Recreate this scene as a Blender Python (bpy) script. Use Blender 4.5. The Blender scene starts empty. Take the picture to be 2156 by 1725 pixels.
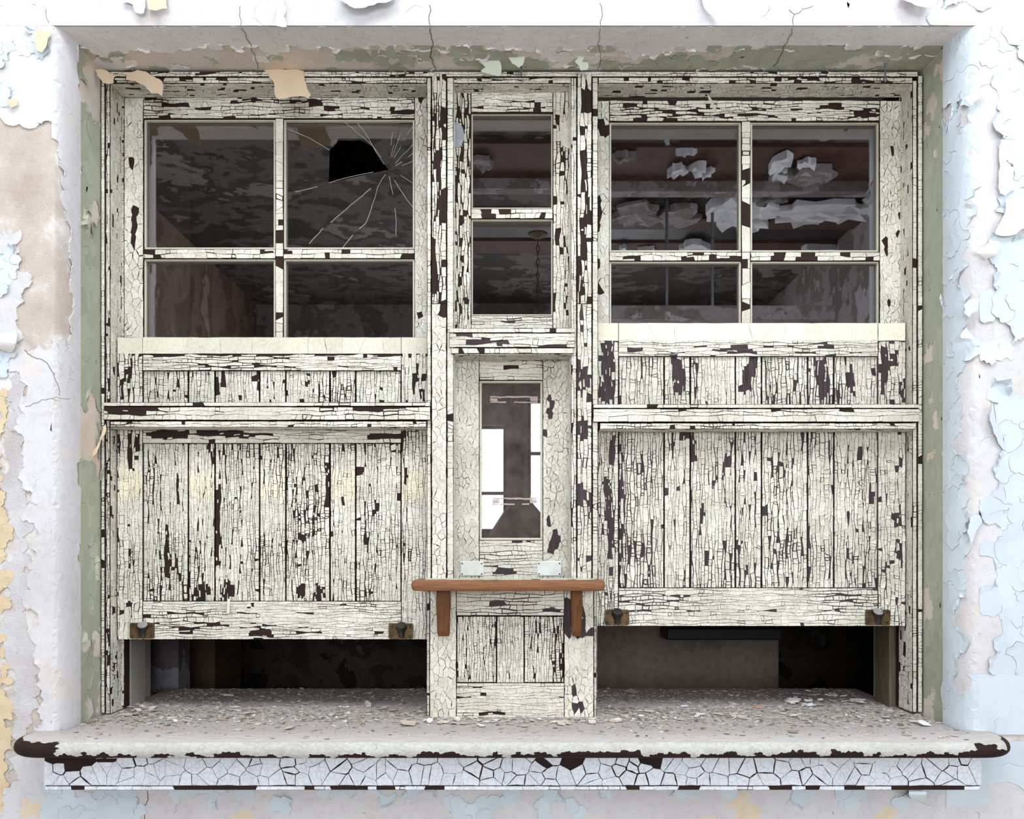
import bpy, bmesh, math, random, zlib
from math import sin, cos, pi, sqrt, exp, floor
from mathutils import Vector, Matrix
from mathutils.geometry import delaunay_2d_cdt

S = bpy.context.scene
COL = S.collection
# ------------------------------------------------------------------ camera, world, lights, exposure
D, F, CX, CY, EYE = 2.2, 1912.0, 1078.0, 1150.0, 1.45
cam_d = bpy.data.cameras.new('camera')
cam = bpy.data.objects.new('camera', cam_d)
COL.objects.link(cam)
cam.location = (0, -D, EYE)
cam.rotation_euler = (pi/2, 0, 0)
cam_d.sensor_width = 36.0
cam_d.lens = 36.0*F/2156.0
cam_d.shift_y = (CY-862.5)/2156.0
cam_d.clip_start = 0.05
S.camera = cam
S.view_settings.view_transform = 'Standard'
S.view_settings.look = 'None'
S.view_settings.exposure = -0.55
S.view_settings.gamma = 1.0
S.view_settings.use_curve_mapping = False
W = bpy.data.worlds.new('overcast_sky')
S.world = W
W.use_nodes = True
W.node_tree.nodes['Background'].inputs[0].default_value = (0.86, 0.93, 1.0, 1)
W.node_tree.nodes['Background'].inputs[1].default_value = 3.0

def window_light(name, x, y, z, w, h, rot, radiance, col=(0.90, 0.95, 1.0)):
    l = bpy.data.lights.new(name, 'AREA')
    l.shape = 'RECTANGLE'; l.size = w; l.size_y = h
    l.energy = radiance*pi*w*h
    l.color = col
    o = bpy.data.objects.new(name, l)
    COL.objects.link(o)
    o.location = (x, y, z); o.rotation_euler = rot
    return o
HB = -7.4      # Y of the hall's far wall, behind the camera
HX = 2.75      # half width of the hall
HZ = 4.05      # hall ceiling
KL = 1.0
# daylight in the far windows; unseen side windows and skylight added for light
window_light('daylight_far_a', -0.95, HB-0.14, 2.17, 1.78, 1.15, (pi/2, 0, 0), 24*KL)
window_light('daylight_far_b', 0.98, HB-0.14, 2.17, 1.62, 1.72, (pi/2, 0, 0), 24*KL)
window_light('added_daylight_left', -HX-0.14, -2.3, 2.7, 2.2, 2.6, (0, -pi/2, 0), 2.6*KL)  # unseen left window, added for soft side light
window_light('added_daylight_right', HX+0.14, -2.5, 2.7, 2.2, 2.6, (0, pi/2, 0), 3.6*KL)  # unseen right window, added for stronger side light
window_light('added_daylight_top', 0.1, -1.95, HZ+0.13, 3.4, 1.7, (0, 0, 0), 8.5*KL)  # unseen skylight, added to light the counter from above

# ------------------------------------------------------------------ helpers
R = random.Random(11)
def lin(c):
    c = c/255.0
    return c/12.92 if c <= 0.04045 else ((c+0.055)/1.055)**2.4
def rgb(r, g, b):
    return (lin(r), lin(g), lin(b), 1.0)
def P(u, v, Y):
    k = (D+Y)/F
    return ((u-CX)*k, Y, EYE-(v-CY)*k)
def px(p):
    k = F/(D+p[1])
    return (CX+p[0]*k, CY-(p[2]-EYE)*k)
def front(Y):
    k = (D+Y)/F
    return lambda u, v, h: ((u-CX)*k, Y-h, EYE-(v-CY)*k)
def inpoly(x, y, poly):
    c = False
    j = len(poly)-1
    for i in range(len(poly)):
        xi, yi = poly[i]; xj, yj = poly[j]
        if (yi > y) != (yj > y) and x < (xj-xi)*(y-yi)/(yj-yi)+xi:
            c = not c
        j = i
    return c
def hsh(*a):
    return (zlib.crc32(repr(a).encode()) & 0xffffff)/16777216.0
def vnoise(x, y, s=0):
    xi, yi = floor(x), floor(y)
    fx, fy = x-xi, y-yi
    fx = fx*fx*(3-2*fx); fy = fy*fy*(3-2*fy)
    def g(i, j):
        n = (i*374761393+j*668265263+s*974634151) & 0xffffffff
        n = ((n ^ (n >> 13))*1274126177) & 0xffffffff
        return ((n ^ (n >> 16)) & 0xffff)/65535.0
    a = g(xi, yi)*(1-fx)+g(xi+1, yi)*fx
    b = g(xi, yi+1)*(1-fx)+g(xi+1, yi+1)*fx
    return a*(1-fy)+b*fy
def fbm(x, y, s=0):
    return 0.55*vnoise(x, y, s)+0.3*vnoise(x*2.1, y*2.1, s+1)+0.15*vnoise(x*4.3, y*4.3, s+2)

class MB:
    def __init__(self):
        self.v = []; self.f = []; self.m = []; self.t = []; self.w = []
    def face(self, idx, m=0, t=0.5, w=0.0):
        self.f.append(idx); self.m.append(m); self.t.append(t); self.w.append(w)
    def add(self, vs, fs, m=0, t=0.5, w=0.0):
        o = len(self.v)
        self.v.extend(vs)
        for f in fs:
            self.face([o+i for i in f], m, t, w)
    def box(self, a, b, m=0, bev=0.0):
        x0, y0, z0 = (min(a[i], b[i]) for i in range(3))
        x1, y1, z1 = (max(a[i], b[i]) for i in range(3))
        if bev <= 0:
            vs = [(x0,y0,z0),(x1,y0,z0),(x1,y1,z0),(x0,y1,z0),(x0,y0,z1),(x1,y0,z1),(x1,y1,z1),(x0,y1,z1)]
            self.add(vs, [(3,2,1,0),(4,5,6,7),(0,1,5,4),(1,2,6,5),(2,3,7,6),(3,0,4,7)], m)
            return
        c = bev     # chamfer of the front (low y) outline
        vs = [(x0+c,y0,z0+c),(x1-c,y0,z0+c),(x1-c,y0,z1-c),(x0+c,y0,z1-c),
              (x0,y0+c,z0),(x1,y0+c,z0),(x1,y0+c,z1),(x0,y0+c,z1),
              (x0,y1,z0),(x1,y1,z0),(x1,y1,z1),(x0,y1,z1)]
        self.add(vs, [(0,1,2,3),(4,5,1,0),(5,6,2,1),(6,7,3,2),(7,4,0,3),(8,9,5,4),(9,10,6,5),(10,11,7,6),(11,8,4,7),(11,10,9,8)], m)
    def tube(self, pts, r, n=8, m=0, caps=True):
        o = len(self.v)
        pts = [Vector(p) for p in pts]
        for i, p in enumerate(pts):
            d = (pts[min(i+1, len(pts)-1)]-pts[max(i-1, 0)]).normalized()
            a = d.orthogonal().normalized(); b = d.cross(a)
            rr = r[i] if isinstance(r, (list, tuple)) else r
            for k in range(n):
                q = p+(a*cos(2*pi*k/n)+b*sin(2*pi*k/n))*rr
                self.v.append(tuple(q))
        for i in range(len(pts)-1):
            for k in range(n):
                self.face([o+i*n+k, o+i*n+(k+1) % n, o+(i+1)*n+(k+1) % n, o+(i+1)*n+k], m)
        if caps:
            self.face([o+k for k in range(n)][::-1], m)
            self.face([o+(len(pts)-1)*n+k for k in range(n)], m)
    def prism(self, poly, y0, y1, m=0):
        # poly of (x, z) seen from the front, extruded in y
        n = len(poly); o = len(self.v)
        for y in (y0, y1):
            for x, z in poly:
                self.v.append((x, y, z))
        self.face([o+i for i in range(n)], m)
        self.face([o+n+i for i in range(n)][::-1], m)
        for i in range(n):
            j = (i+1) % n
            self.face([o+i, o+n+i, o+n+j, o+j], m)
    def build(self, name, mats, parent=None, smooth=False, fix=True):
        me = bpy.data.meshes.new(name)
        L = loc_of(parent)
        vs = [(v[0]-L[0], v[1]-L[1], v[2]-L[2]) for v in self.v]
        me.from_pydata(vs, [], self.f)
        if not isinstance(mats, (list, tuple)):
            mats = [mats]
        for m in mats:
            me.materials.append(m)
        n = len(me.polygons)
        if len(mats) > 1:
            me.polygons.foreach_set('material_index', self.m)
        a = me.attributes.new('tint', 'FLOAT', 'FACE'); a.data.foreach_set('value', self.t)
        a = me.attributes.new('warm', 'FLOAT', 'FACE'); a.data.foreach_set('value', self.w)
        if fix:
            bm = bmesh.new(); bm.from_mesh(me)
            bmesh.ops.recalc_face_normals(bm, faces=bm.faces)
            bm.to_mesh(me); bm.free()
        if smooth:
            me.polygons.foreach_set('use_smooth', [True]*n)
        o = bpy.data.objects.new(name, me)
        COL.objects.link(o)
        if parent is not None:
            o.parent = parent
        return o
LOC = {}
def loc_of(p):
    x, y, z = 0, 0, 0
    while p is not None:
        l = LOC.get(p.name, (0, 0, 0)); x += l[0]; y += l[1]; z += l[2]
        p = p.parent
    return (x, y, z)
def thing(name, label, cat, loc, group=None):
    o = bpy.data.objects.new(name, None); COL.objects.link(o)
    o.location = loc; LOC[o.name] = tuple(loc)
    o.empty_display_size = 0.05
    o['label'] = label; o['category'] = cat
    if group: o['group'] = group
    return o
def structure(name, loc=(0, 0, 0), label=None):
    o = bpy.data.objects.new(name, None); COL.objects.link(o)
    o.location = loc; LOC[o.name] = tuple(loc)
    o['kind'] = 'structure'
    if label: o['label'] = label
    return o
def tag(o, label=None, cat=None, group=None, kind=None):
    if label: o['label'] = label
    if cat: o['category'] = cat
    if group: o['group'] = group
    if kind: o['kind'] = kind
    return o

# ------------------------------------------------------------------ materials
class NT:
    def __init__(self, name):
        self.m = bpy.data.materials.new(name); self.m.use_nodes = True
        self.t = self.m.node_tree; self.b = self.t.nodes['Principled BSDF']
        self.out = self.t.nodes['Material Output']
    def n(self, typ, **kw):
        nd = self.t.nodes.new(typ)
        for k, v in kw.items(): setattr(nd, k, v)
        return nd
    def l(self, a, b): self.t.links.new(a, b)
    def coord(self, scale=(1, 1, 1)):
        tc = self.n('ShaderNodeTexCoord'); mp = self.n('ShaderNodeMapping')
        mp.inputs['Scale'].default_value = scale
        self.l(tc.outputs['Object'], mp.inputs['Vector'])
        return mp.outputs['Vector']
    def noise(self, scale, detail=4, rough=0.6, vec=None):
        nd = self.n('ShaderNodeTexNoise')
        nd.inputs['Scale'].default_value = scale; nd.inputs['Detail'].default_value = detail
        nd.inputs['Roughness'].default_value = rough
        if vec is not None: self.l(vec, nd.inputs['Vector'])
        return nd.outputs['Fac']
    def vor(self, scale, vec, feature='DISTANCE_TO_EDGE'):
        nd = self.n('ShaderNodeTexVoronoi', feature=feature)
        nd.inputs['Scale'].default_value = scale
        self.l(vec, nd.inputs['Vector'])
        return nd.outputs['Distance']
    def ramp(self, fac, stops, interp='LINEAR'):
        nd = self.n('ShaderNodeValToRGB'); cr = nd.color_ramp; cr.interpolation = interp
        while len(cr.elements) < len(stops): cr.elements.new(0.5)
        for e, (p, c) in zip(cr.elements, stops): e.position = p; e.color = c
        self.l(fac, nd.inputs['Fac'])
        return nd.outputs['Color']
    def mix(self, fac, a, b, blend='MIX'):
        nd = self.n('ShaderNodeMix', data_type='RGBA', blend_type=blend)
        for sock, val in ((nd.inputs[0], fac), (nd.inputs[6], a), (nd.inputs[7], b)):
            if isinstance(val, (int, float)): sock.default_value = val
            elif isinstance(val, tuple): sock.default_value = val
            else: self.l(val, sock)
        return nd.outputs[2]
    def attr(self, name):
        nd = self.n('ShaderNodeAttribute', attribute_name=name)
        return nd.outputs['Fac']
    def bump(self, h, strength=0.3, dist=0.002):
        nd = self.n('ShaderNodeBump'); nd.inputs['Strength'].default_value = strength
        nd.inputs['Distance'].default_value = dist
        self.l(h, nd.inputs['Height']); self.l(nd.outputs['Normal'], self.b.inputs['Normal'])
    def base(self, c):
        if isinstance(c, tuple): self.b.inputs['Base Color'].default_value = c
        else: self.l(c, self.b.inputs['Base Color'])
    def rough(self, r, spec=0.3):
        self.b.inputs['Roughness'].default_value = r
        self.b.inputs['Specular IOR Level'].default_value = spec

WH, BK = (1, 1, 1, 1), (0, 0, 0, 1)
def paint_mat(name, dark, light, warm, hair, hairmix=0.42, dirt=0.25):
    t = NT(name)
    c = t.mix(t.attr('tint'), dark, light)
    c = t.mix(t.attr('warm'), c, warm)
    v = t.coord(); nz = t.noise(9, 5, 0.65, v)
    c = t.mix(1.0, c, t.ramp(nz, [(0.3, (1-dirt, 1-dirt*1.05, 1-dirt*1.2, 1)), (0.62, WH)]), 'MULTIPLY')
    fine = t.noise(420, 2, 0.6, v)
    c = t.mix(1.0, c, t.ramp(fine, [(0.28, (0.72, 0.68, 0.6, 1)), (0.40, WH)]), 'MULTIPLY')
    if hair:
        hv = t.coord(hair)
        d = t.vor(1.0, hv)
        m = t.ramp(d, [(0.0, (1, 1, 1, 1)), (0.045, (0.15, 0.15, 0.15, 1)), (0.07, BK)])
        mm = t.n('ShaderNodeMath', operation='MULTIPLY'); mm.inputs[1].default_value = hairmix
        t.l(m, mm.inputs[0])
        c = t.mix(mm.outputs[0], c, rgb(58, 46, 36))
    t.base(c); t.rough(0.6, 0.25)
    t.bump(fine, 0.25, 0.0006)
    return t.m
CD, CLT, CWM = rgb(209, 205, 188), rgb(238, 235, 223), rgb(240, 232, 206)
PAINT_V = paint_mat('cream_paint_upright', CD, CLT, CWM, (190, 190, 85))
PAINT_H = paint_mat('cream_paint_level', CD, CLT, CWM, (85, 190, 190))
PAINT_S = paint_mat('cream_paint_smooth', rgb(200, 196, 178), rgb(240, 237, 216), CWM, (60, 60, 60), 0.18, 0.1)
PAINT_P = paint_mat('greenwhite_paint', rgb(222, 226, 222), rgb(236, 238, 232), CWM, None)
PAINT_B = paint_mat('pale_blue_apron_paint', rgb(220, 224, 233), rgb(236, 239, 247), rgb(225, 218, 196), (75, 75, 75), 0.30, 0.12)
PAINT_N = paint_mat('white_nosing_paint', rgb(184, 182, 176), rgb(204, 202, 197), CWM, (60, 60, 60), 0.2, 0.15)
def wood_mat(name, a, b, sc=(60, 60, 4), rough=0.75):
    t = NT(name)
    v = t.coord(sc); nz = t.noise(3, 6, 0.7, v)
    t.base(t.ramp(nz, [(0.3, a), (0.7, b)])); t.rough(rough, 0.25); t.bump(nz, 0.4, 0.001)
    return t.m
DARK_V = wood_mat('dark_brown_wood_upright', rgb(25, 15, 12), rgb(52, 31, 25))
DARK_H = wood_mat('dark_brown_wood_level', rgb(25, 15, 12), rgb(52, 31, 25), (4, 60, 60))
PLUM_V = wood_mat('plum_primed_wood_upright', rgb(42, 29, 27), rgb(78, 66, 70))
PLUM_H = wood_mat('plum_primed_wood_level', rgb(42, 29, 27), rgb(78, 66, 70), (4, 60, 60))
OAK_H = wood_mat('oak_level', rgb(102, 66, 42), rgb(150, 103, 68), (5, 90, 90), 0.55)
OAK_V = wood_mat('oak_upright', rgb(80, 47, 25), rgb(122, 78, 43), (90, 90, 5), 0.55)
ROOM_WOOD = wood_mat('red_brown_ceiling_boards', rgb(40, 24, 20), rgb(92, 58, 48), (3, 30, 30))

def plaster_mat(name, stops, sc=3.0, bump=0.5, grain=160, bd=0.003, warmc=None):
    t = NT(name)
    v = t.coord(); nz = t.noise(sc, 8, 0.65, v); g = t.noise(grain, 4, 0.7, v)
    c = t.ramp(nz, stops)
    if warmc: c = t.mix(t.attr('warm'), c, warmc)
    c = t.mix(1.0, c, t.ramp(g, [(0.25, (0.86, 0.85, 0.84, 1)), (0.5, WH)]), 'MULTIPLY')
    t.base(c); t.rough(0.85, 0.2)
    mx = t.n('ShaderNodeMath', operation='ADD'); t.l(nz, mx.inputs[0]); t.l(g, mx.inputs[1])
    t.bump(mx.outputs[0], bump, bd)
    return t.m
PLASTER = plaster_mat('bare_beige_plaster', [(0.36, rgb(178, 164, 152)), (0.52, rgb(200, 188, 178)), (0.62, rgb(226, 222, 220))], 5, 0.7, 220)
GREYCOAT = plaster_mat('grey_stippled_plaster', [(0.35, rgb(192, 186, 184)), (0.6, rgb(216, 213, 215))], 6, 0.8, 260)
WHITECOAT = plaster_mat('white_distemper', [(0.3, rgb(200, 196, 196)), (0.6, rgb(213, 210, 212))], 4, 0.35, 60, 0.003, rgb(226, 206, 172))
SOFFITCOAT = plaster_mat('grey_white_soffit_paint', [(0.3, rgb(218, 212, 207)), (0.65, rgb(236, 232, 228))], 4, 0.5, 60, 0.003)
TANBASE = plaster_mat('tan_stained_plaster', [(0.35, rgb(212, 192, 174)), (0.6, rgb(222, 212, 204))], 7, 0.4, 120)
def flat_paint(name, dark, light, sc=6, rough=0.55, backc=None):
    t = NT(name)
    v = t.coord(); nz = t.noise(sc, 5, 0.6, v)
    c = t.mix(t.attr('tint'), dark, light)
    c = t.mix(1.0, c, t.ramp(nz, [(0.3, (0.9, 0.9, 0.9, 1)), (0.6, WH)]), 'MULTIPLY')
    if backc is not None:
        g = t.n('ShaderNodeNewGeometry')
        c = t.mix(g.outputs['Backfacing'], c, backc)
    t.base(c); t.rough(rough, 0.25); t.bump(t.noise(140, 3, 0.6, v), 0.15, 0.001)
    return t.m
BLUE = flat_paint('pale_blue_wall_paint', rgb(196, 207, 214), rgb(211, 220, 227))
GREEN = flat_paint('sage_green_paint', rgb(160, 163, 143), rgb(182, 184, 164), 10)
MINT = flat_paint('pale_mint_paint', rgb(196, 202, 184), rgb(214, 220, 200), 10)
TAN = flat_paint('tan_paint_back', rgb(206, 182, 152), rgb(228, 206, 178), 20, 0.8)
TANWALL = flat_paint('tan_wall_paint', rgb(206, 184, 150), rgb(220, 200, 168), 20, 0.8)
BEIGEFLAKE = flat_paint('beige_flake_back', rgb(214, 208, 202), rgb(232, 228, 224), 20, 0.8)
CRACK = flat_paint('dark_plaster_crack', rgb(70, 62, 56), rgb(88, 80, 74), 20, 0.9)  # dark tone of the plaster crack ribbons
def metal_mat(name, a, b, rough=0.45, metallic=0.7):
    t = NT(name); v = t.coord(); nz = t.noise(60, 5, 0.7, v)
    t.base(t.ramp(nz, [(0.35, a), (0.65, b)])); t.rough(rough, 0.4); t.b.inputs['Metallic'].default_value = metallic
    t.bump(nz, 0.2, 0.0006)
    return t.m
BRASS = metal_mat('tarnished_brass', rgb(58, 45, 28), rgb(108, 82, 48), 0.5, 0.45)
IRON = metal_mat('dark_bronze', rgb(36, 32, 28), rgb(70, 62, 54), 0.5, 0.4)
DUSTY = metal_mat('dusty_grey_metal', rgb(128, 126, 126), rgb(164, 162, 162), 0.7, 0.2)
STEEL = metal_mat('grey_steel', rgb(90, 94, 100), rgb(130, 134, 140), 0.5, 0.6)
ZINC = metal_mat('blue_grey_metal', rgb(140, 146, 152), rgb(172, 176, 180), 0.7, 0.1)
def glass_mat(name, refl, dust, dustc, speck=0.0):
    t = NT(name)
    t.t.nodes.remove(t.b)
    tr = t.n('ShaderNodeBsdfTransparent'); tr.inputs[0].default_value = (0.86, 0.85, 0.85, 1)
    gl = t.n('ShaderNodeBsdfGlossy'); gl.inputs['Roughness'].default_value = 0.0
    gl.inputs['Color'].default_value = (1, 0.97, 0.96, 1)
    m1 = t.n('ShaderNodeMixShader'); m1.inputs[0].default_value = refl
    t.l(tr.outputs[0], m1.inputs[1]); t.l(gl.outputs[0], m1.inputs[2])
    df = t.n('ShaderNodeBsdfDiffuse'); df.inputs[0].default_value = dustc
    v = t.coord(); nz = t.noise(16, 6, 0.7, v); sp = t.noise(520, 1, 0.5, v)
    a = t.ramp(nz, [(0.35, (dust*0.3,)*3+(1,)), (0.7, (dust,)*3+(1,))])
    b = t.ramp(sp, [(0.70, BK), (0.74, (speck,)*3+(1,))])
    ad = t.mix(1.0, a, b, 'ADD')
    m2 = t.n('ShaderNodeMixShader'); t.l(ad, m2.inputs[0])
    t.l(m1.outputs[0], m2.inputs[1]); t.l(df.outputs[0], m2.inputs[2])
    t.l(m2.outputs[0], t.out.inputs['Surface'])
    return t.m
GLASS = glass_mat('old_dusty_glass', 0.21, 0.012, rgb(150, 140, 132), 0.05)
GLASS2 = glass_mat('grimy_glass', 0.12, 0.26, rgb(150, 138, 132), 0.3)
TAPE = flat_paint('dried_tape_residue', rgb(196, 176, 168), rgb(216, 198, 190), 40, 0.7)
TAPE.node_tree.nodes['Principled BSDF'].inputs['Alpha'].default_value = 0.55
GLINT = flat_paint('painted_crack_glint', rgb(225, 228, 228), rgb(245, 245, 245), 40, 0.3)  # near-white colour paints the glint of the cracked edges
def debris_mat():
    t = NT('paint_debris')
    c = t.ramp(t.attr('tint'), [(0.0, rgb(92, 82, 72)), (0.25, rgb(150, 140, 130)), (0.5, rgb(186, 179, 170)), (0.75, rgb(208, 203, 194)), (1.0, rgb(238, 238, 240))])
    c = t.mix(t.attr('warm'), c, rgb(196, 160, 128))
    t.base(c); t.rough(0.8, 0.2)
    return t.m
DEBRIS = debris_mat()
def sill_mat():
    t = NT('dusty_sill_paint')
    v = t.coord((14, 40, 40)); a = t.noise(1.5, 8, 0.7, v); v2 = t.coord(); b = t.noise(300, 4, 0.7, v2); cc = t.noise(2.2, 4, 0.6, v2)
    c = t.ramp(a, [(0.30, rgb(206, 200, 196)), (0.46, rgb(230, 227, 225)), (0.62, rgb(246, 245, 244))])
    c = t.mix(1.0, c, t.ramp(b, [(0.28, (0.78, 0.76, 0.74, 1)), (0.42, WH)]), 'MULTIPLY')
    # greyer towards the back of the counter
    sx = t.n('ShaderNodeSeparateXYZ'); tc = t.n('ShaderNodeTexCoord'); t.l(tc.outputs['Object'], sx.inputs[0])
    mr = t.n('ShaderNodeMapRange'); mr.inputs[1].default_value = -0.16; mr.inputs[2].default_value = 0.12
    t.l(sx.outputs['Y'], mr.inputs[0])
    c = t.mix(mr.outputs[0], c, t.mix(0.75, c, rgb(158, 146, 140)))
    t.base(c); t.rough(0.9, 0.15); t.bump(b, 0.5, 0.002)
    return t.m
SILLTOP = sill_mat()
def room_wall(name, stops, sc=2.2, cracks=True):
    t = NT(name); v = t.coord()
    nz = t.noise(sc, 7, 0.6, v)
    c = t.ramp(nz, stops, 'CONSTANT')
    c = t.mix(1.0, c, t.ramp(t.noise(30, 5, 0.7, v), [(0.3, (0.7, 0.68, 0.66, 1)), (0.6, WH)]), 'MULTIPLY')
    t.base(c); t.rough(0.8, 0.2)
    return t.m
HALL_CEIL = room_wall('peeling_dark_ceiling', [(0.0, rgb(46, 42, 40)), (0.46, rgb(92, 86, 84)), (0.54, rgb(60, 54, 50)), (0.60, rgb(128, 122, 120)), (0.68, rgb(78, 66, 58))], 1.6)
HALL_WALL = room_wall('peeling_hall_wall', [(0.0, rgb(110, 104, 104)), (0.45, rgb(150, 146, 148)), (0.55, rgb(122, 116, 114)), (0.62, rgb(176, 174, 178))], 1.6)
HALL_SIDE = room_wall('brown_hall_wall', [(0.0, rgb(96, 78, 66)), (0.45, rgb(124, 104, 90)), (0.55, rgb(104, 86, 74)), (0.62, rgb(150, 134, 120))], 1.8)
HALL_FLOOR = room_wall('littered_floor', [(0.0, rgb(170, 162, 152)), (0.45, rgb(206, 200, 192)), (0.58, rgb(228, 224, 218))], 3)
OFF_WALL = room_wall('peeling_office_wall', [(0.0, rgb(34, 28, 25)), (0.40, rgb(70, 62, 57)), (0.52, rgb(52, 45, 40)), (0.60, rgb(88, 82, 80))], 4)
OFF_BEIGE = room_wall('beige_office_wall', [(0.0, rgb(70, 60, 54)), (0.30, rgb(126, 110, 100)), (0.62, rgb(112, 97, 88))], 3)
OFF_BROWN = flat_paint('brown_board', rgb(74, 59, 42), rgb(86, 70, 50), 10, 0.7)
BLACK = flat_paint('black_lacquer', rgb(20, 18, 18), rgb(30, 27, 26), 10, 0.5)
WHITEPATCH = flat_paint('torn_white_paper', rgb(205, 207, 214), rgb(232, 234, 240), 10, 0.8)

# ------------------------------------------------------------------ alligatored paint
# places where the old paint has come off, in the photograph's pixels: x, y, rx, ry
BARE = [(268,868,38,7),(300,862,30,5),(250,862,30,6),(800,864,55,5),(770,862,30,6),
 (362,914,46,9),(330,912,20,9),(470,912,60,7),(520,916,50,6),(820,918,45,8),
 (425,1247,16,20),(478,1243,15,18),(672,1247,11,20),(633,1247,9,14),(545,1336,28,8),(390,1330,22,5),(530,1278,8,7),(271,1273,8,10),
 (458,1110,5,80),(462,1080,4,60),(352,1160,5,60),(375,1030,4,40),(690,1020,4,50),(758,990,6,16),(855,1000,4,20),
 (922,345,11,26),(928,430,8,45),(914,560,7,60),(935,270,6,30),(930,640,5,40),(918,600,6,20),
 (1232,210,13,28),(1228,360,8,50),(1235,430,8,34),(1230,525,9,24),(1222,600,5,40),(1228,800,17,26),(1226,905,10,20),(1225,1040,8,26),(1240,1065,5,30),
 (1268,270,9,24),(1262,450,4,50),(280,460,6,26),(283,350,5,16),(284,520,4,16),
 (1020,718,22,8),(985,718,18,6),(1050,722,20,8),(1130,700,40,3),
 (1279,760,16,45),(1283,735,14,16),(1279,820,18,24),(1424,785,8,28),(1432,815,10,16),(1418,760,8,16),(1572,800,10,34),(1585,770,10,22),(1725,795,10,30),(1740,820,8,18),(1792,800,9,24),
 (1862,770,8,34),(1900,820,9,24),(1885,755,9,16),(1520,735,30,4),(1740,731,20,4),(1620,732,14,4),(1560,733,22,5),
 (1165,1150,8,26),(1172,1130,6,20),(1062,1204,24,6),(1158,855,5,20),(1155,1100,4,14),
 (1181,1395,4,20),(1198,1300,9,38),(1232,1335,14,9),(1170,1285,14,7),(1232,1300,6,20),(1210,1490,7,8),(1228,1494,6,10),(1040,1505,26,4),
 (520,212,30,5),(430,228,20,5),(365,220,30,5),(700,226,16,5),(850,236,16,6),(640,216,40,4),
 (1325,222,10,4),(1600,232,20,5),(1750,222,15,6),(1820,240,25,4),(1475,240,14,4),(1680,226,10,5),
 (440,154,24,4),(395,168,14,4),(470,168,16,4),(1830,172,16,5),(1800,170,14,5),(860,149,6,3),(1700,168,14,4),(600,170,24,4),
 (1565,380,9,26),(1570,460,8,20),(1566,560,8,12),(1568,650,6,14),(585,470,5,12),(1520,542,30,7),(1640,542,12,6),(1700,540,14,6),(1340,541,20,6),(1450,541,14,6),
 (560,532,10,5),(610,532,10,5),(1060,448,16,4),(1030,446,8,4),(1100,450,10,4),
 (1560,1075,5,14),(1608,1075,8,12),(1700,1070,4,12),(1835,1050,7,16),(1745,960,5,34),(1890,1100,6,18),(1895,970,6,14),(1892,1160,6,30),
 (1440,920,10,14),(1460,940,5,30),(1480,1080,6,20),(1280,1050,8,60),(1290,950,7,30),(1285,1130,8,40),(1310,1000,4,40),
 (150,1601,48,8),(110,1600,16,10),(212,1599,30,7),(1142,1602,18,6),(1222,1601,24,8),(1255,1602,12,6),(1370,1602,16,5),(1920,1600,40,4),(2045,1604,12,5),
 (250,940,4,20),(274,945,4,28),(290,930,4,20),(400,925,8,12),(445,960,4,12),(440,945,3,10),
 (258,820,5,22),(270,790,6,20),(266,755,4,4),(455,815,5,16),(468,800,4,20),(540,800,5,24),(870,810,6,24),(880,780,6,20),(890,830,5,20)]
def bare(u, v):
    for x, y, rx, ry in BARE:
        if abs(u-x) < rx*1.2 and abs(v-y) < ry*1.2:
            d = ((u-x)/rx)**2+((v-y)/ry)**2
            if d < 1.0+0.35*(vnoise(u*0.15, v*0.15, 3)-0.5): return True
    return False

def add_chip(mb, M, poly, h0, curl, th, tilt, tint, warm, rnd):
    # poly: outline in face units; a fan from a slightly sunken centre, edges curled up
    n = len(poly)
    cx = sum(p[0] for p in poly)/n; cy = sum(p[1] for p in poly)/n
    o = len(mb.v)
    mb.v.append(M(cx, cy, h0))
    lo = []
    for (x, y) in poly:
        hh = h0+curl*(0.4+0.6*rnd())+tilt[0]*(x-cx)+tilt[1]*(y-cy)
        hh = max(hh, 0.00015)
        mb.v.append(M(x, y, hh)); lo.append(max(hh-th, 0.0))
    for (x, y), h in zip(poly, lo):
        mb.v.append(M(x, y, h))
    for i in range(n):
        j = (i+1) % n
        mb.face([o, o+1+i, o+1+j], 0, tint, warm)
        mb.face([o+1+i, o+1+n+i, o+1+n+j, o+1+j], 0, tint*0.75, warm)

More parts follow.
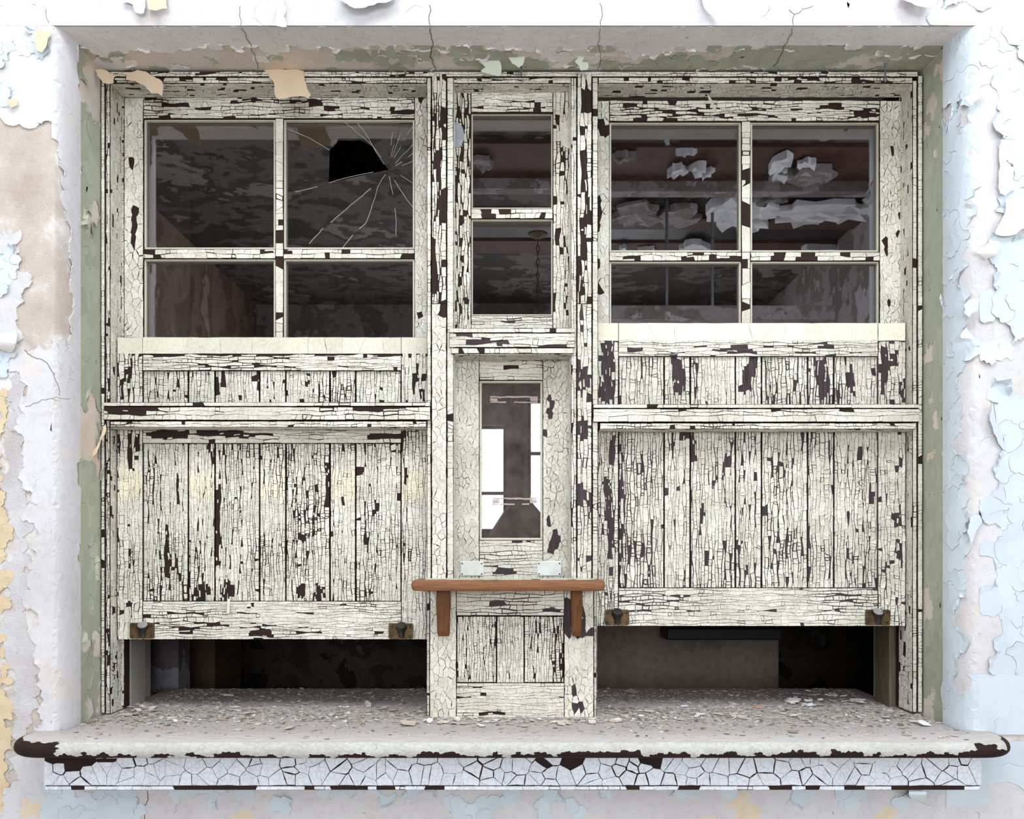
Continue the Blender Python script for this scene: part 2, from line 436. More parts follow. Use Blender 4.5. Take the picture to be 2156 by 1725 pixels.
def strips(mb, M, rect, grain, sw=(4, 10), sl=(5, 22), gap=0.9, h0=0.0007, curl=0.0007, miss=0.02, patch=0.0,
           seed=0, wob=1.6, isbare=bare, warmf=None, tintf=None, loose=0.06):
    rd = random.Random(seed); rnd = rd.random
    u0, v0, u1, v1 = rect
    if grain == 'h':
        a0, a1, b0, b1 = v0, v1, u0, u1
        MM = lambda a, b, h: M(b, a, h)
    else:
        a0, a1, b0, b1 = u0, u1, v0, v1
        MM = M
    bounds = [a0]
    while bounds[-1] < a1-sw[0]*0.7:
        w = sw[0]+(sw[1]-sw[0])*rnd()**1.4
        bounds.append(bounds[-1]+w)
    if len(bounds) < 2: bounds.append(a1)
    k = (a1-a0)/(bounds[-1]-a0)
    bounds = [a0+(b-a0)*k for b in bounds]
    nb = len(bounds)
    ph = [(rnd()*100, rnd()*100, 0.03+0.03*rnd()) for _ in bounds]
    def bx(i, t):
        if i == 0 or i == nb-1: return bounds[i]
        p = ph[i]
        return bounds[i]+wob*(sin(t*p[2]+p[0])+0.6*sin(t*p[2]*2.7+p[1]))
    for i in range(nb-1):
        t = b0-rnd()*sl[0]
        cut = (rnd()-0.5)*2
        w = bounds[i+1]-bounds[i]
        while t < b1:
            ln = sl[0]+(sl[1]-sl[0])*rnd()**1.8
            e = t+ln
            nc = (rnd()-0.5)*w*0.5 if rnd() < 0.6 else 0.0
            s, f = max(t, b0), min(e, b1)
            if b1-f < 3: f = b1; e = b1+1
            if f-s > 1.5:
                am = 0.5*(bounds[i]+bounds[i+1]); bm = 0.5*(s+f)
                uu, vv = (am, bm) if grain == 'v' else (bm, am)
                gone = rnd() < miss; sliver = False
                if not gone and isbare and isbare(uu, vv):
                    if rnd() < 0.30 and (isbare is bare or bare(uu, vv)): sliver = True
                    else: gone = True
                if not gone and patch > 0:
                    q = vnoise(uu*0.045, vv*0.018, seed % 97) if grain == 'v' else vnoise(uu*0.018, vv*0.045, seed % 97)
                    if q < patch*1.35 and rnd() < 0.75: gone = True
                if not gone:
                    m = 1+int((f-s)/16)
                    oz = vnoise(uu*0.022, vv*0.012, 41) if grain == 'v' else vnoise(uu*0.012, vv*0.03, 43)
                    g = gap*0.5*(0.3+0.8*rnd())*(0.45+1.5*oz*oz*1.6)
                    if rnd() < 0.06*(0.4+1.6*oz): g = max(g, 0.4)*2.3
                    c0 = cut if t > b0 else 0.0; c1 = nc if e < b1 else 0.0
                    L = []; Rr = []
                    for q in range(m+1):
                        fr = q/m
                        tl = (s+c0+g*0.8)*(1-fr)+(f+c1-g*0.8)*fr
                        tr = (s-c0+g*0.8)*(1-fr)+(f-c1-g*0.8)*fr
                        ci = 0.2 if 0 < q < m else 0.4
                        L.append((bx(i, tl)+g+rnd()*ci, min(max(tl+(rnd()-0.5)*0.6, b0), b1)))
                        Rr.append((bx(i+1, tr)-g-rnd()*ci, min(max(tr+(rnd()-0.5)*0.6, b0), b1)))
                    if sliver:
                        kq = 0.22+0.3*rnd(); sd = rnd() < 0.5
                        if sd: Rr = [(l[0]+(r_[0]-l[0])*kq, r_[1]) for l, r_ in zip(L, Rr)]
                        else: L = [(r_[0]+(l[0]-r_[0])*kq, l[1]) for l, r_ in zip(L, Rr)]
                    poly = L+Rr[::-1]
                    if all(Rr[q][0]-L[q][0] > 0.7 for q in range(m+1)):
                        wv = warmf(uu, vv) if warmf else 0.0
                        tv = 0.25+0.6*rnd()
                        if tintf: tv *= tintf(uu, vv)
                        lo = rnd() < loose
                        tl = ((rnd()-0.5)*0.00016*(3.0 if lo else 1), (rnd()-0.5)*0.00005*(2.5 if lo else 1))
                        add_chip(mb, MM, poly, h0*(0.7+0.6*rnd()), curl*(2.2 if lo else 1)*rnd(), 0.0009, tl, tv, wv, rnd)
            t = e; cut = nc

def clip(poly, a, b, c, nid):
    out = []
    n = len(poly)
    for i in range(n):
        x, y, k = poly[i]; x2, y2, k2 = poly[(i+1) % n]
        d1 = a*x+b*y-c; d2 = a*x2+b*y2-c
        if d1 <= 0:
            out.append((x, y, k))
            if d2 > 0:
                t = d1/(d1-d2); out.append((x+(x2-x)*t, y+(y2-y)*t, nid))
        elif d2 <= 0:
            t = d1/(d1-d2); out.append((x+(x2-x)*t, y+(y2-y)*t, k))
    return out
def voronoi(sites, bbox, cell):
    grid = {}
    for i, (x, y) in enumerate(sites):
        grid.setdefault((int(x//cell), int(y//cell)), []).append(i)
    x0, y0, x1, y1 = bbox
    res = []
    for i, (x, y) in enumerate(sites):
        gx, gy = int(x//cell), int(y//cell)
        nb = []
        for dx in range(-2, 3):
            for dy in range(-2, 3):
                for j in grid.get((gx+dx, gy+dy), ()):
                    if j != i:
                        nb.append(((sites[j][0]-x)**2+(sites[j][1]-y)**2, j))
        nb.sort()
        poly = [(x0, y0, -1), (x1, y0, -2), (x1, y1, -3), (x0, y1, -4)]
        for d2, j in nb:
            if poly and d2 > 4.001*max((p[0]-x)**2+(p[1]-y)**2 for p in poly): break
            xj, yj = sites[j]
            a, b = xj-x, yj-y
            poly = clip(poly, a, b, a*(x+xj)/2+b*(y+yj)/2, j)
        res.append(poly)
    return res
def jgrid(rect, cell, jit, rd):
    u0, v0, u1, v1 = rect
    nx = max(1, round((u1-u0)/cell)); ny = max(1, round((v1-v0)/cell))
    return [(u0+(i+0.5+(rd.random()-0.5)*jit)*(u1-u0)/nx, v0+(j+0.5+(rd.random()-0.5)*jit)*(v1-v0)/ny) for j in range(ny) for i in range(nx)]

def crackle(mb, M, rect, cell=14, aspect=1.0, gap=0.9, h0=0.0007, curl=0.0006, miss=0.02, patch=0.0, seed=0, isbare=bare, warmf=None, tintf=None, jit=0.95, big=0.12):
    # irregular polygon crackle; aspect > 1 stretches the pieces upright
    rd = random.Random(seed); rnd = rd.random
    u0, v0, u1, v1 = rect
    r2 = (u0, v0/aspect, u1, v1/aspect)
    sites = jgrid(r2, cell, jit, rd)
    sites = [s for s in sites if rnd() > big]
    for poly in voronoi(sites, r2, cell*1.3):
        if len(poly) < 3: continue
        pts = [(p[0], p[1]*aspect) for p in poly]
        cx = sum(p[0] for p in pts)/len(pts); cy = sum(p[1] for p in pts)/len(pts)
        if rnd() < miss or (isbare and isbare(cx, cy)): continue
        if patch > 0 and vnoise(cx*0.04, cy*0.02, seed % 97) < patch*1.3 and rnd() < 0.75: continue
        out = []
        g = gap*0.5*(0.3+0.9*rnd())*(0.35+1.5*vnoise(cx*0.03, cy*0.02, 45)**1.5)
        n = len(pts)
        for i in range(n):
            x, y = pts[i]; x2, y2 = pts[(i+1) % n]
            if (x-x2)**2+(y-y2)**2 < 1.0: continue
            def ins(x, y):
                d = sqrt((x-cx)**2+(y-cy)**2)+1e-6
                k = max(0.3, 1-(g*1.25)/d)
                return (min(max(cx+(x-cx)*k, u0), u1), min(max(cy+(y-cy)*k, v0), v1))
            out.append(ins(x, y))
            if (x-x2)**2+(y-y2)**2 > 64:
                out.append(ins((x+x2)/2+(rnd()-0.5)*1.6, (y+y2)/2+(rnd()-0.5)*1.6))
        if len(out) < 3: continue
        wv = warmf(cx, cy) if warmf else 0.0
        tv = 0.25+0.6*rnd()
        if tintf: tv *= tintf(cx, cy)
        add_chip(mb, M, out, h0*(0.7+0.6*rnd()), curl*rnd()*(2 if rnd() < 0.08 else 1), 0.0009, ((rnd()-0.5)*0.00010, (rnd()-0.5)*0.00006), tv, wv, rnd)

SEED = [100]
def side_x(X, sgn, Y0):
    # a face looking along +-x: u runs into the wall (in px of 1.15 mm), v stays the picture's row at the frame plane
    k = D/F
    return lambda u, v, h: (X+sgn*h, Y0+u*k, EYE-(v-CY)*k)
def under_z(Z, Y0, sgn=-1):
    k = D/F
    return lambda u, v, h: ((u-CX)*k, Y0+v*k, Z+sgn*h)
def board(parent, name, rect, Y, thick, grain, mode='strip', wood=None, paint=None, label=None, sides='', bev=0.0015, **kw):
    """a painted wooden piece: dark wood box plus its cracked coat as real chips"""
    u0, v0, u1, v1 = rect
    a = P(u0, v0, Y); b = P(u1, v1, Y)
    if wood is None: wood = DARK_V if grain == 'v' else DARK_H
    mb = MB(); mb.box((a[0], Y, b[2]), (b[0], Y+thick, a[2]), 0, bev)
    o = mb.build(name, wood, parent)
    if label: o['label'] = label
    if paint is None: paint = PAINT_V if grain == 'v' else PAINT_H
    c = MB(); SEED[0] += 1
    r = (u0+0.6, v0+0.6, u1-0.6, v1-0.6)
    if mode == 'strip': strips(c, front(Y), r, grain, seed=SEED[0], **kw)
    else: crackle(c, front(Y), r, seed=SEED[0], **kw)
    dep = thick*F/D
    k = D/F
    fkw = dict(sw=(5, 9), sl=(8, 26), miss=kw.get('miss', 0.03), curl=0.0005, isbare=None)
    vv0 = CY-(a[2]-EYE)/k; vv1 = CY-(b[2]-EYE)/k; uu0 = CX+a[0]/k; uu1 = CX+b[0]/k
    for s in sides:
        SEED[0] += 1
        if s == 'r': strips(c, side_x(b[0], 1, Y), (1, vv0, dep, vv1), 'v', seed=SEED[0], **fkw)
        if s == 'l': strips(c, side_x(a[0], -1, Y), (1, vv0, dep, vv1), 'v', seed=SEED[0], **fkw)
        if s == 'b': strips(c, under_z(b[2], Y, -1), (uu0, 1, uu1, dep), 'h', seed=SEED[0], **fkw)
        if s == 't': strips(c, under_z(a[2], Y, 1), (uu0, 1, uu1, dep), 'h', seed=SEED[0], **fkw)
    if c.f:
        p = c.build('cracked_paint', paint, o, fix=False)
        p['kind'] = 'stuff'
    return o

exec_order = []
# ------------------------------------------------------------------ the counter wall and its niche
YW = -0.19
KW = (D+YW)/F
ZS = EYE+(CY-150)*D/F             # soffit height
SILL_Z = EYE-355*D/F
ARC_B = 0.08
XL_F, XL_R = (110-CX)*KW, (213-CX)*D/F
XR_F, XR_R = (2060-CX)*KW, (1943-CX)*D/F
def arc_table(a, b, n=60):
    tab = [(0.0, 0.0)]; s = 0.0; px0 = (0.0, 0.0)
    for i in range(1, n+1):
        t = pi/2*i/n
        p = (a*sin(t), b*(1-cos(t)))
        s += sqrt((p[0]-px0[0])**2+(p[1]-px0[1])**2); px0 = p
        tab.append((s, t))
    return tab
TABL, TABR = arc_table(XL_R-XL_F, ARC_B), arc_table(XR_F-XR_R, ARC_B)
ALEN_L, ALEN_R = TABL[-1][0], TABR[-1][0]
def wall_pt(s, v, h):
    """the wall's skin: s runs along the wall in px of the wall plane and follows the rounded corners into the niche"""
    z = EYE-(v-CY)*KW
    for side, xf, a, tab, al in ((1, XL_F, XL_R-XL_F, TABL, ALEN_L), (-1, XR_F, XR_F-XR_R, TABR, ALEN_R)):
        d = ((s-CX)*KW-xf)*side
        if d > 0 and ((s < CX) == (side == 1)):
            if z > ZS-0.0002 or z < SILL_Z-0.02 or d > al+0.25:
                return ((s-CX)*KW, YW-h, z)
            if d >= al:
                return (xf+side*(a+h), YW+ARC_B+(d-al), z)
            lo, hi = 0, len(tab)-1
            while hi-lo > 1:
                m = (lo+hi)//2
                if tab[m][0] <= d: lo = m
                else: hi = m
            f = (d-tab[lo][0])/(tab[hi][0]-tab[lo][0])
            t = tab[lo][1]*(1-f)+tab[hi][1]*f
            nx, ny = sin(t)/a, -cos(t)/ARC_B
            L = sqrt(nx*nx+ny*ny); nx /= L; ny /= L
            return (xf+side*(a*sin(t)+nx*h), YW+ARC_B*(1-cos(t))+ny*h, z)
    return ((s-CX)*KW, YW-h, z)
def soffit_pt(u, w, h):
    # u: px of the frame plane, w: depth in px (1 px = 1.15 mm) measured from the frame plane towards the room
    return ((u-CX)*D/F, -w*D/F, ZS-h)

wall = structure('wall_front')
mb = MB()
TH = 0.02
def quad(a, b, c, d): mb.add([a, b, c, d], [(0, 1, 2, 3)])
x0, x1 = -HX, HX
quad((x0, YW, 0), (XL_F, YW, 0), (XL_F, YW, HZ), (x0, YW, HZ))
quad((XR_F, YW, 0), (x1, YW, 0), (x1, YW, HZ), (XR_F, YW, HZ))
quad((XL_F, YW, ZS), (XR_F, YW, ZS), (XR_F, YW, HZ), (XL_F, YW, HZ))
quad((XL_F, YW, 0), (XR_F, YW, 0), (XR_F, YW, SILL_Z-0.01), (XL_F, YW, SILL_Z-0.01))
for side, xf, a in ((1, XL_F, XL_R-XL_F), (-1, XR_F, XR_F-XR_R)):
    prev = None
    pts = [(xf+side*a*sin(pi/2*i/14), YW+ARC_B*(1-cos(pi/2*i/14))) for i in range(15)]+[(xf+side*a, 0.30)]
    for p, q in zip(pts[:-1], pts[1:]):
        quad((p[0], p[1], SILL_Z-0.04), (q[0], q[1], SILL_Z-0.04), (q[0], q[1], ZS), (p[0], p[1], ZS))
mb.build('plaster', PLASTER, wall, fix=False)
mb = MB()
quad((XL_F, YW, ZS), (XR_F, YW, ZS), (XR_F, 0.30, ZS), (XL_F, 0.30, ZS))
mb.build('soffit', TANBASE, wall, fix=False)
mb = MB()   # office side of the same wall
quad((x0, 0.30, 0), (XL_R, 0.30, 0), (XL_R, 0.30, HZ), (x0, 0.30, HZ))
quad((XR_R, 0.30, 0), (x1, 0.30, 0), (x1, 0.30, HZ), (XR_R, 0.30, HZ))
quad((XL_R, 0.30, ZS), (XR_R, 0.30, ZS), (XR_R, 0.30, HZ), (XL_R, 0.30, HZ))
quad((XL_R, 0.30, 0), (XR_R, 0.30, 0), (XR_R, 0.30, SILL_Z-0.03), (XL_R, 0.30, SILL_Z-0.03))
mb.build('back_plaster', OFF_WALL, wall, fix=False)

def jag(p, q, key, amp, levels=2):
    pts = [p, q]
    for lv in range(levels):
        out = [pts[0]]
        for i in range(len(pts)-1):
            a, b = pts[i], pts[i+1]
            dx, dy = b[0]-a[0], b[1]-a[1]
            r = hsh(key, lv, i)-0.5
            out.append(((a[0]+b[0])/2-dy*amp*r, (a[1]+b[1])/2+dx*amp*r)); out.append(b)
        pts = out
    return pts
def flakes(M, rect, cell, keep, seed, h0=0.0004, th=0.0008, curl=0.004, curlf=None, crack=0.25, gap=0.8, amp=0.7, jit=0.9, mat=None, parent=None,
           name='paint_flake', single=False, warmf=None, levels=2, reg=None, maxn=300, aspect=1.0):
    """one peeling coat: Voronoi pieces with shared ragged edges; edges on bare ground curl up, some inner edges are cracks.
    keep(u, v) says where the coat is still on the wall"""
    rd = random.Random(seed); rnd = rd.random
    r2 = (rect[0], rect[1]/aspect, rect[2], rect[3]/aspect)
    sites = jgrid(r2, cell, jit, rd)
    on = [keep(s[0], s[1]*aspect) for s in sites]
    cells = voronoi(sites, r2, cell*1.2)
    allmb = MB(); outs = []; n_single = 0
    for i, poly in enumerate(cells):
        if not on[i] or len(poly) < 3: continue
        sx, sy = sites[i][0], sites[i][1]*aspect
        ring = []; kinds = []
        n = len(poly)
        ek = []
        for q in range(n):
            j = poly[q][2]
            if j < 0: k = 0
            elif not on[j]: k = 2
            else: k = 1 if hsh(seed, min(i, j), max(i, j)) < crack else 0
            ek.append(k)
        for q in range(n):
            a = (poly[q][0], poly[q][1]*aspect); b = (poly[(q+1) % n][0], poly[(q+1) % n][1]*aspect); j = poly[q][2]
            if j >= 0 and j < i: pts = jag(b, a, (seed, j, i), amp, levels)[::-1]
            else: pts = jag(a, b, (seed, i, j), amp if j >= 0 else 0, levels)
            for r_, p in enumerate(pts[:-1]):
                if r_ == 0: kk = max(ek[q], ek[q-1])
                else: kk = ek[q]
                ring.append(p); kinds.append(kk)
        c = curlf(sx, sy) if curlf else 1.0
        m = len(ring)
        cb = c*curl*(0.25+1.5*rnd()**2)
        ph = rnd()*6.28
        mb = MB() if single else allmb
        o = len(mb.v)
        top = []
        for (x, y), k in zip(ring, kinds):
            dx, dy = x-sx, y-sy
            d = sqrt(dx*dx+dy*dy)+1e-6
            ang = math.atan2(dy, dx)
            if k == 0: hh = h0
            elif k == 1: hh = h0+cb*0.12*(0.6+0.4*sin(ang+ph))
            else: hh = h0+cb*max(0.0, 0.45+0.55*sin(ang+ph))*(0.7+0.3*rnd())
            kx = 1-(gap*(0.3+0.9*hsh(seed, i, 5)) if k else 0)/d
            top.append((sx+dx*kx, sy+dy*kx, hh, k))
        pts2 = [(x, y, hh) for x, y, hh, k in top]
        outl = [(x, y) for x, y, hh, k in top]
        for q in range(0, m, 2):
            x, y, hh, k = top[q]
            kk = 0.66 if k else 0.75
            X, Y2 = sx+(x-sx)*kk, sy+(y-sy)*kk
            if inpoly(X, Y2, outl): pts2.append((X, Y2, h0+(hh-h0)*0.16))
        pts2.append((sx, sy, h0))
        rv, re_, rf, ov, oe, of = delaunay_2d_cdt([Vector((p[0], p[1])) for p in pts2], [], [list(range(m))], 1, 1e-4)
        tint = 0.3+0.6*rnd(); wv = warmf(sx, sy) if warmf else 0.0
        ids = {}
        for n_, (vv, og) in enumerate(zip(rv, ov)):
            mb.v.append(M(vv[0], vv[1], pts2[og[0]][2] if og else h0))
            for g_ in og: ids[g_] = o+n_
        for f_ in rf: mb.face([o+a_ for a_ in f_], 0, tint, wv)
        lo = {}
        for q in range(m):
            r_ = (q+1) % m
            if (top[q][3] or top[r_][3]) and q in ids and r_ in ids:
                for w_ in (q, r_):
                    if w_ not in lo:
                        lo[w_] = len(mb.v); mb.v.append(M(top[w_][0], top[w_][1], max(top[w_][2]-th, -0.0003)))
                mb.face([ids[r_], ids[q], lo[q], lo[r_]], 0, tint*0.7, wv)
        if single:
            mb2 = mb
            if n_single < maxn:
                outs.append(mb2.build(name, mat, parent, fix=False)); n_single += 1
            else:
                allmb.add(mb2.v, mb2.f, 0, tint, wv)
    if allmb.f:
        ob = allmb.build(name if not single else name+'s', mat, parent, fix=False)
        ob['kind'] = 'stuff'
        outs.append(ob)
    return outs
def s2px(s, v):
    return px(wall_pt(s, v, 0))
EXP1 = [(-400,190),(0,225),(38,256),(70,250),(112,260),(122,330),(130,390),(143,470),(142,520),(148,640),(150,728),(100,722),(52,730),(45,700),(38,650),(40,610),(50,585),(42,500),(30,488),(-400,470)]
GREYZ = [(-400,900),(0,930),(15,800),(50,750),(56,800),(58,1000),(55,1100),(62,1270),(82,1390),(75,1480),(80,1540),(30,1570),(30,1660),(-400,1700)]
TANZ = [(-400,820),(15,820),(12,920),(0,940),(4,1040),(18,1100),(20,1270),(4,1320),(22,1440),(30,1560),(14,1640),(20,1720),(-400,1800)]
WHITE_GAP = [(2045,160),(2085,120),(2125,105),(2098,170),(2075,215),(2095,260),(2075,290),(2100,330),(2105,430),(2090,500),(2062,560),(2075,610),(2072,680),(2068,740),(2080,800),(2092,850),(2085,880),(2110,940),(2095,975),(2090,1100),(2080,1140),(2085,1250),(2086,1340),(2092,1405),(2060,1420),(2035,1440),(2020,1475),(2008,1430),(2030,1390),(2040,1350),(2025,1290),(2035,1200),(2035,1140),(2030,1080),(2025,960),(2022,880),(2015,820),(2030,790),(2060,720),(2020,710),(2040,650),(2015,625),(2030,590),(2035,500),(2040,430),(2045,390),(2060,345),(2070,290),(2040,225),(2050,190)]
WHITE_SPOTS = [[(2125,735),(2200,715),(2200,850),(2108,830),(2105,780)],[(2100,425),(2200,415),(2200,490),(2095,490)],[(2070,690),(2150,640),(2120,720)],[(2100,300),(2125,290),(2125,410),(2108,410)],
               [(2065,0),(2200,0),(2200,45),(2130,60),(2100,50),(2065,60)],[(2105,1520),(2180,1490),(2180,1530)],[(2120,870),(2150,850),(2150,890)],[(2130,1100),(2156,1080),(2160,1120)]]
BLUES = [[(95,1662),(305,1662),(300,1725),(295,1800),(60,1800),(78,1725),(100,1690)],[(345,1655),(520,1655),(515,1680),(430,1685),(360,1690)],[(575,1690),(610,1680),(625,1690),(592,1716)],
 [(650,1655),(930,1655),(935,1672),(840,1684),(720,1682)],[(925,1680),(1045,1680),(1040,1725),(1040,1800),(940,1800),(938,1710)],[(1060,1666),(1110,1666),(1100,1700),(1065,1690)],
 [(1138,1666),(1170,1668),(1165,1740),(1130,1740)],[(1195,1690),(1220,1700),(1215,1740),(1190,1740)],[(1640,1660),(1735,1662),(1730,1700),(1680,1690)],[(1740,1660),(1830,1660),(1830,1698),(1790,1690),(1765,1695)],
 [(1880,1668),(1945,1690),(1950,1760),(1870,1760)],[(1250,1655),(1330,1655),(1320,1672),(1260,1672)],[(1400,1655),(1600,1655),(1590,1668),(1420,1668)],
 [(-40,85),(25,90),(32,115),(0,142),(-40,145)],[(64,62),(80,60),(104,100),(105,127),(82,126),(42,116),(62,90)],[(-40,170),(18,175),(28,235),(0,225),(-40,200)],
 [(108,72),(120,68),(150,95),(132,108),(120,95)],[(-40,540),(12,525),(30,515),(42,520),(45,590),(20,615),(-40,640)],[(-40,745),(35,725),(30,755),(22,790),(-40,800)],[(158,42),(176,56),(158,58)]]
TANS = [[(1440,1688),(1530,1690),(1520,1760),(1430,1760)],[(1545,1680),(1600,1682),(1600,1760),(1540,1760)],[(1858,1688),(1890,1695),(1880,1760),(1850,1760)],[(50,1680),(95,1675),(92,1720),(55,1725)],[(470,1695),(560,1690),(560,1800),(470,1800)],[(0,505),(22,505),(22,525),(0,528)]]
NARROW = 45
def keep_white(s, v):
    x, y = s2px(s, v)
    if x < CX:
        if 55 < y < 1540 and (s-CX)*KW-XL_F > ALEN_L*0.97: return False
        if inpoly(x, y, EXP1) or inpoly(x, y, GREYZ) or inpoly(x, y, TANZ): return False
    else:
        if 55 < y < 1540 and XR_F-(s-CX)*KW > ALEN_R*0.97: return False
    return True
def niche_free(s, v):
    z = EYE-(v-CY)*KW
    return not (SILL_Z-0.09 < z < ZS and XL_F+ALEN_L < (s-CX)*KW < XR_F-ALEN_R) and not (z < ZS and z > SILL_Z and XL_F < (s-CX)*KW < XR_F and False)
def keepW(s, v): return niche_free(s, v) and keep_white(s, v)
def warmW(s, v):
    x, y = s2px(s, v)
    w = 0.0
    for t in TANS:
        if inpoly(x, y, t): w = 0.75
    if vnoise(x*0.02, y*0.02, 9) > 0.80: w = max(w, 0.15)
    return w
# white distemper over the plaster
FW, FH = (ALEN_L/KW), (ALEN_R/KW)
YT = CY-(ZS-EYE)/KW   # wall-plane row of the soffit edge
YB = CY-(SILL_Z-EYE)/KW
flakes(wall_pt, (-300, -300, 2450, YT), 40, keepW, 21, h0=0.003, th=0.0032, curl=0.002, crack=0.03, gap=0.5, mat=WHITECOAT, parent=wall, name='white_coat', warmf=warmW)
flakes(wall_pt, (-300, YT+0.3, 110, YB+8), 34, keepW, 22, h0=0.003, th=0.0032, curl=0.002, crack=0.03, gap=0.5, mat=WHITECOAT, parent=wall, name='white_coat', warmf=warmW)
flakes(wall_pt, (110, YT+0.3, 110+FW, YB+8), 13, keepW, 27, h0=0.003, th=0.0032, curl=0.002, crack=0.03, gap=0.5, mat=WHITECOAT, parent=wall, aspect=2.6, name='white_coat', warmf=warmW)
flakes(wall_pt, (2060, YT+0.3, 2450, YB+8), 34, keepW, 23, h0=0.003, th=0.0032, curl=0.002, crack=0.03, gap=0.5, mat=WHITECOAT, parent=wall, name='white_coat', warmf=warmW)
flakes(wall_pt, (2060-FH, YT+0.3, 2060, YB+8), 14, keepW, 28, h0=0.003, th=0.0032, curl=0.002, crack=0.03, gap=0.5, mat=WHITECOAT, parent=wall, aspect=2.4, name='white_coat', warmf=warmW)
flakes(wall_pt, (-300, YB+22, 2450, 2000), 40, keepW, 24, h0=0.003, th=0.0032, curl=0.002, crack=0.05, gap=0.5, mat=WHITECOAT, parent=wall, name='white_coat', warmf=warmW)
def far_keep(s, v): return keepW(s, v) and fbm(s*0.004, v*0.004, 14) > 0.30
flakes(wall_pt, (-1500, -1240, 3650, -300), 95, far_keep, 71, h0=0.003, th=0.0032, curl=0.003, crack=0.05, gap=0.5, mat=WHITECOAT, parent=wall, name='white_coat')
flakes(wall_pt, (-1500, -300, -300, 2000), 95, far_keep, 72, h0=0.003, th=0.0032, curl=0.003, crack=0.05, gap=0.5, mat=WHITECOAT, parent=wall, name='white_coat')
flakes(wall_pt, (2450, -300, 3650, 2000), 95, far_keep, 73, h0=0.003, th=0.0032, curl=0.003, crack=0.05, gap=0.5, mat=WHITECOAT, parent=wall, name='white_coat')
flakes(wall_pt, (-1500, 2000, 3650, 2480), 95, far_keep, 74, h0=0.003, th=0.0032, curl=0.003, crack=0.05, gap=0.5, mat=WHITECOAT, parent=wall, name='white_coat')
def keepG(s, v):
    x, y = s2px(s, v)
    return inpoly(x, y, GREYZ) and not inpoly(x, y, TANZ)
flakes(wall_pt, (-300, 740, 110, 1760), 26, keepG, 25, h0=0.0016, th=0.001, curl=0.0008, crack=0.02, gap=0.3, mat=GREYCOAT, parent=wall, name='grey_coat')
def keepT(s, v):
    x, y = s2px(s, v)
    return inpoly(x, y, TANZ) and fbm(x*0.05, y*0.05, 4) > 0.36
flakes(wall_pt, (-300, 780, 60, 1800), 15, keepT, 26, h0=0.0024, th=0.001, curl=0.001, crack=0.1, gap=0.4, mat=TANWALL, parent=wall, name='tan_coat')
# blue paint: every flake by itself
def keepB(s, v):
    x, y = s2px(s, v)
    if x > 1900:
        if y < 48 and not inpoly(x, y, [(1895,-60),(2068,-60),(2066,10),(2062,38),(2030,28),(2005,5)]): return False
        if y > 1668: return False
        if XR_F-(s-CX)*KW > ALEN_R*0.99 and 55 < y < 1540: return False
        if inpoly(x, y, WHITE_GAP): return False
        for w in WHITE_SPOTS:
            if inpoly(x, y, w): return False
        if y < 1430 and fbm(x*0.02, y*0.02, 8) < 0.24: return False
        return True
    return any(inpoly(x, y, b) for b in BLUES)
def curlB(s, v):
    x, y = s2px(s, v)
    if y > 1430 and x > 2020: return 0.3
    return 1.6 if x > 2040 else 0.8
flakes(wall_pt, (1880, -40, 2230, YT), 34, keepB, 35, h0=0.0042, th=0.0014, curl=0.006, curlf=curlB, crack=0.42, gap=0.9, amp=0.7, mat=BLUE, parent=wall, name='paint_flake', single=True, maxn=12)
flakes(wall_pt, (2060, YT+0.3, 2230, 1420), 37, keepB, 31, h0=0.0042, th=0.0014, curl=0.007, curlf=curlB, crack=0.42, gap=0.9, amp=0.8, mat=BLUE, parent=wall, name='paint_flake', single=True, maxn=95, aspect=1.25)
flakes(wall_pt, (2060-FH, YT+0.3, 2060, 1420), 21, keepB, 37, h0=0.0042, th=0.0014, curl=0.007, curlf=curlB, crack=0.42, gap=0.9, amp=0.8, mat=BLUE, parent=wall, name='paint_flake', single=True, maxn=70, aspect=2.0)
flakes(wall_pt, (2060, 1420, 2230, YB+8), 62, keepB, 36, h0=0.0042, th=0.0014, curl=0.004, curlf=curlB, crack=0.3, gap=0.7, mat=BLUE, parent=wall, name='paint_flake', single=True, maxn=16)
flakes(wall_pt, (2060-FH, 1420, 2060, YB+8), 21, keepB, 38, h0=0.0042, th=0.0014, curl=0.004, curlf=curlB, crack=0.3, gap=0.7, mat=BLUE, parent=wall, aspect=2.0, name='paint_flake', single=True, maxn=16)
flakes(wall_pt, (1990, YB+22, 2230, 1700), 62, keepB, 32, h0=0.0042, th=0.0014, curl=0.004, curlf=curlB, crack=0.3, gap=0.7, mat=BLUE, parent=wall, name='paint_flake', single=True, maxn=8)
flakes(wall_pt, (-60, 1650, 1990, 1790), 26, keepB, 33, h0=0.0042, th=0.0014, curl=0.005, crack=0.45, gap=0.8, mat=BLUE, parent=wall, name='paint_flake', single=True, maxn=50)
flakes(wall_pt, (-60, 40, 108, 860), 17, keepB, 34, h0=0.0042, th=0.0014, curl=0.006, crack=0.3, gap=0.6, mat=BLUE, parent=wall, name='paint_flake', single=True, maxn=32)
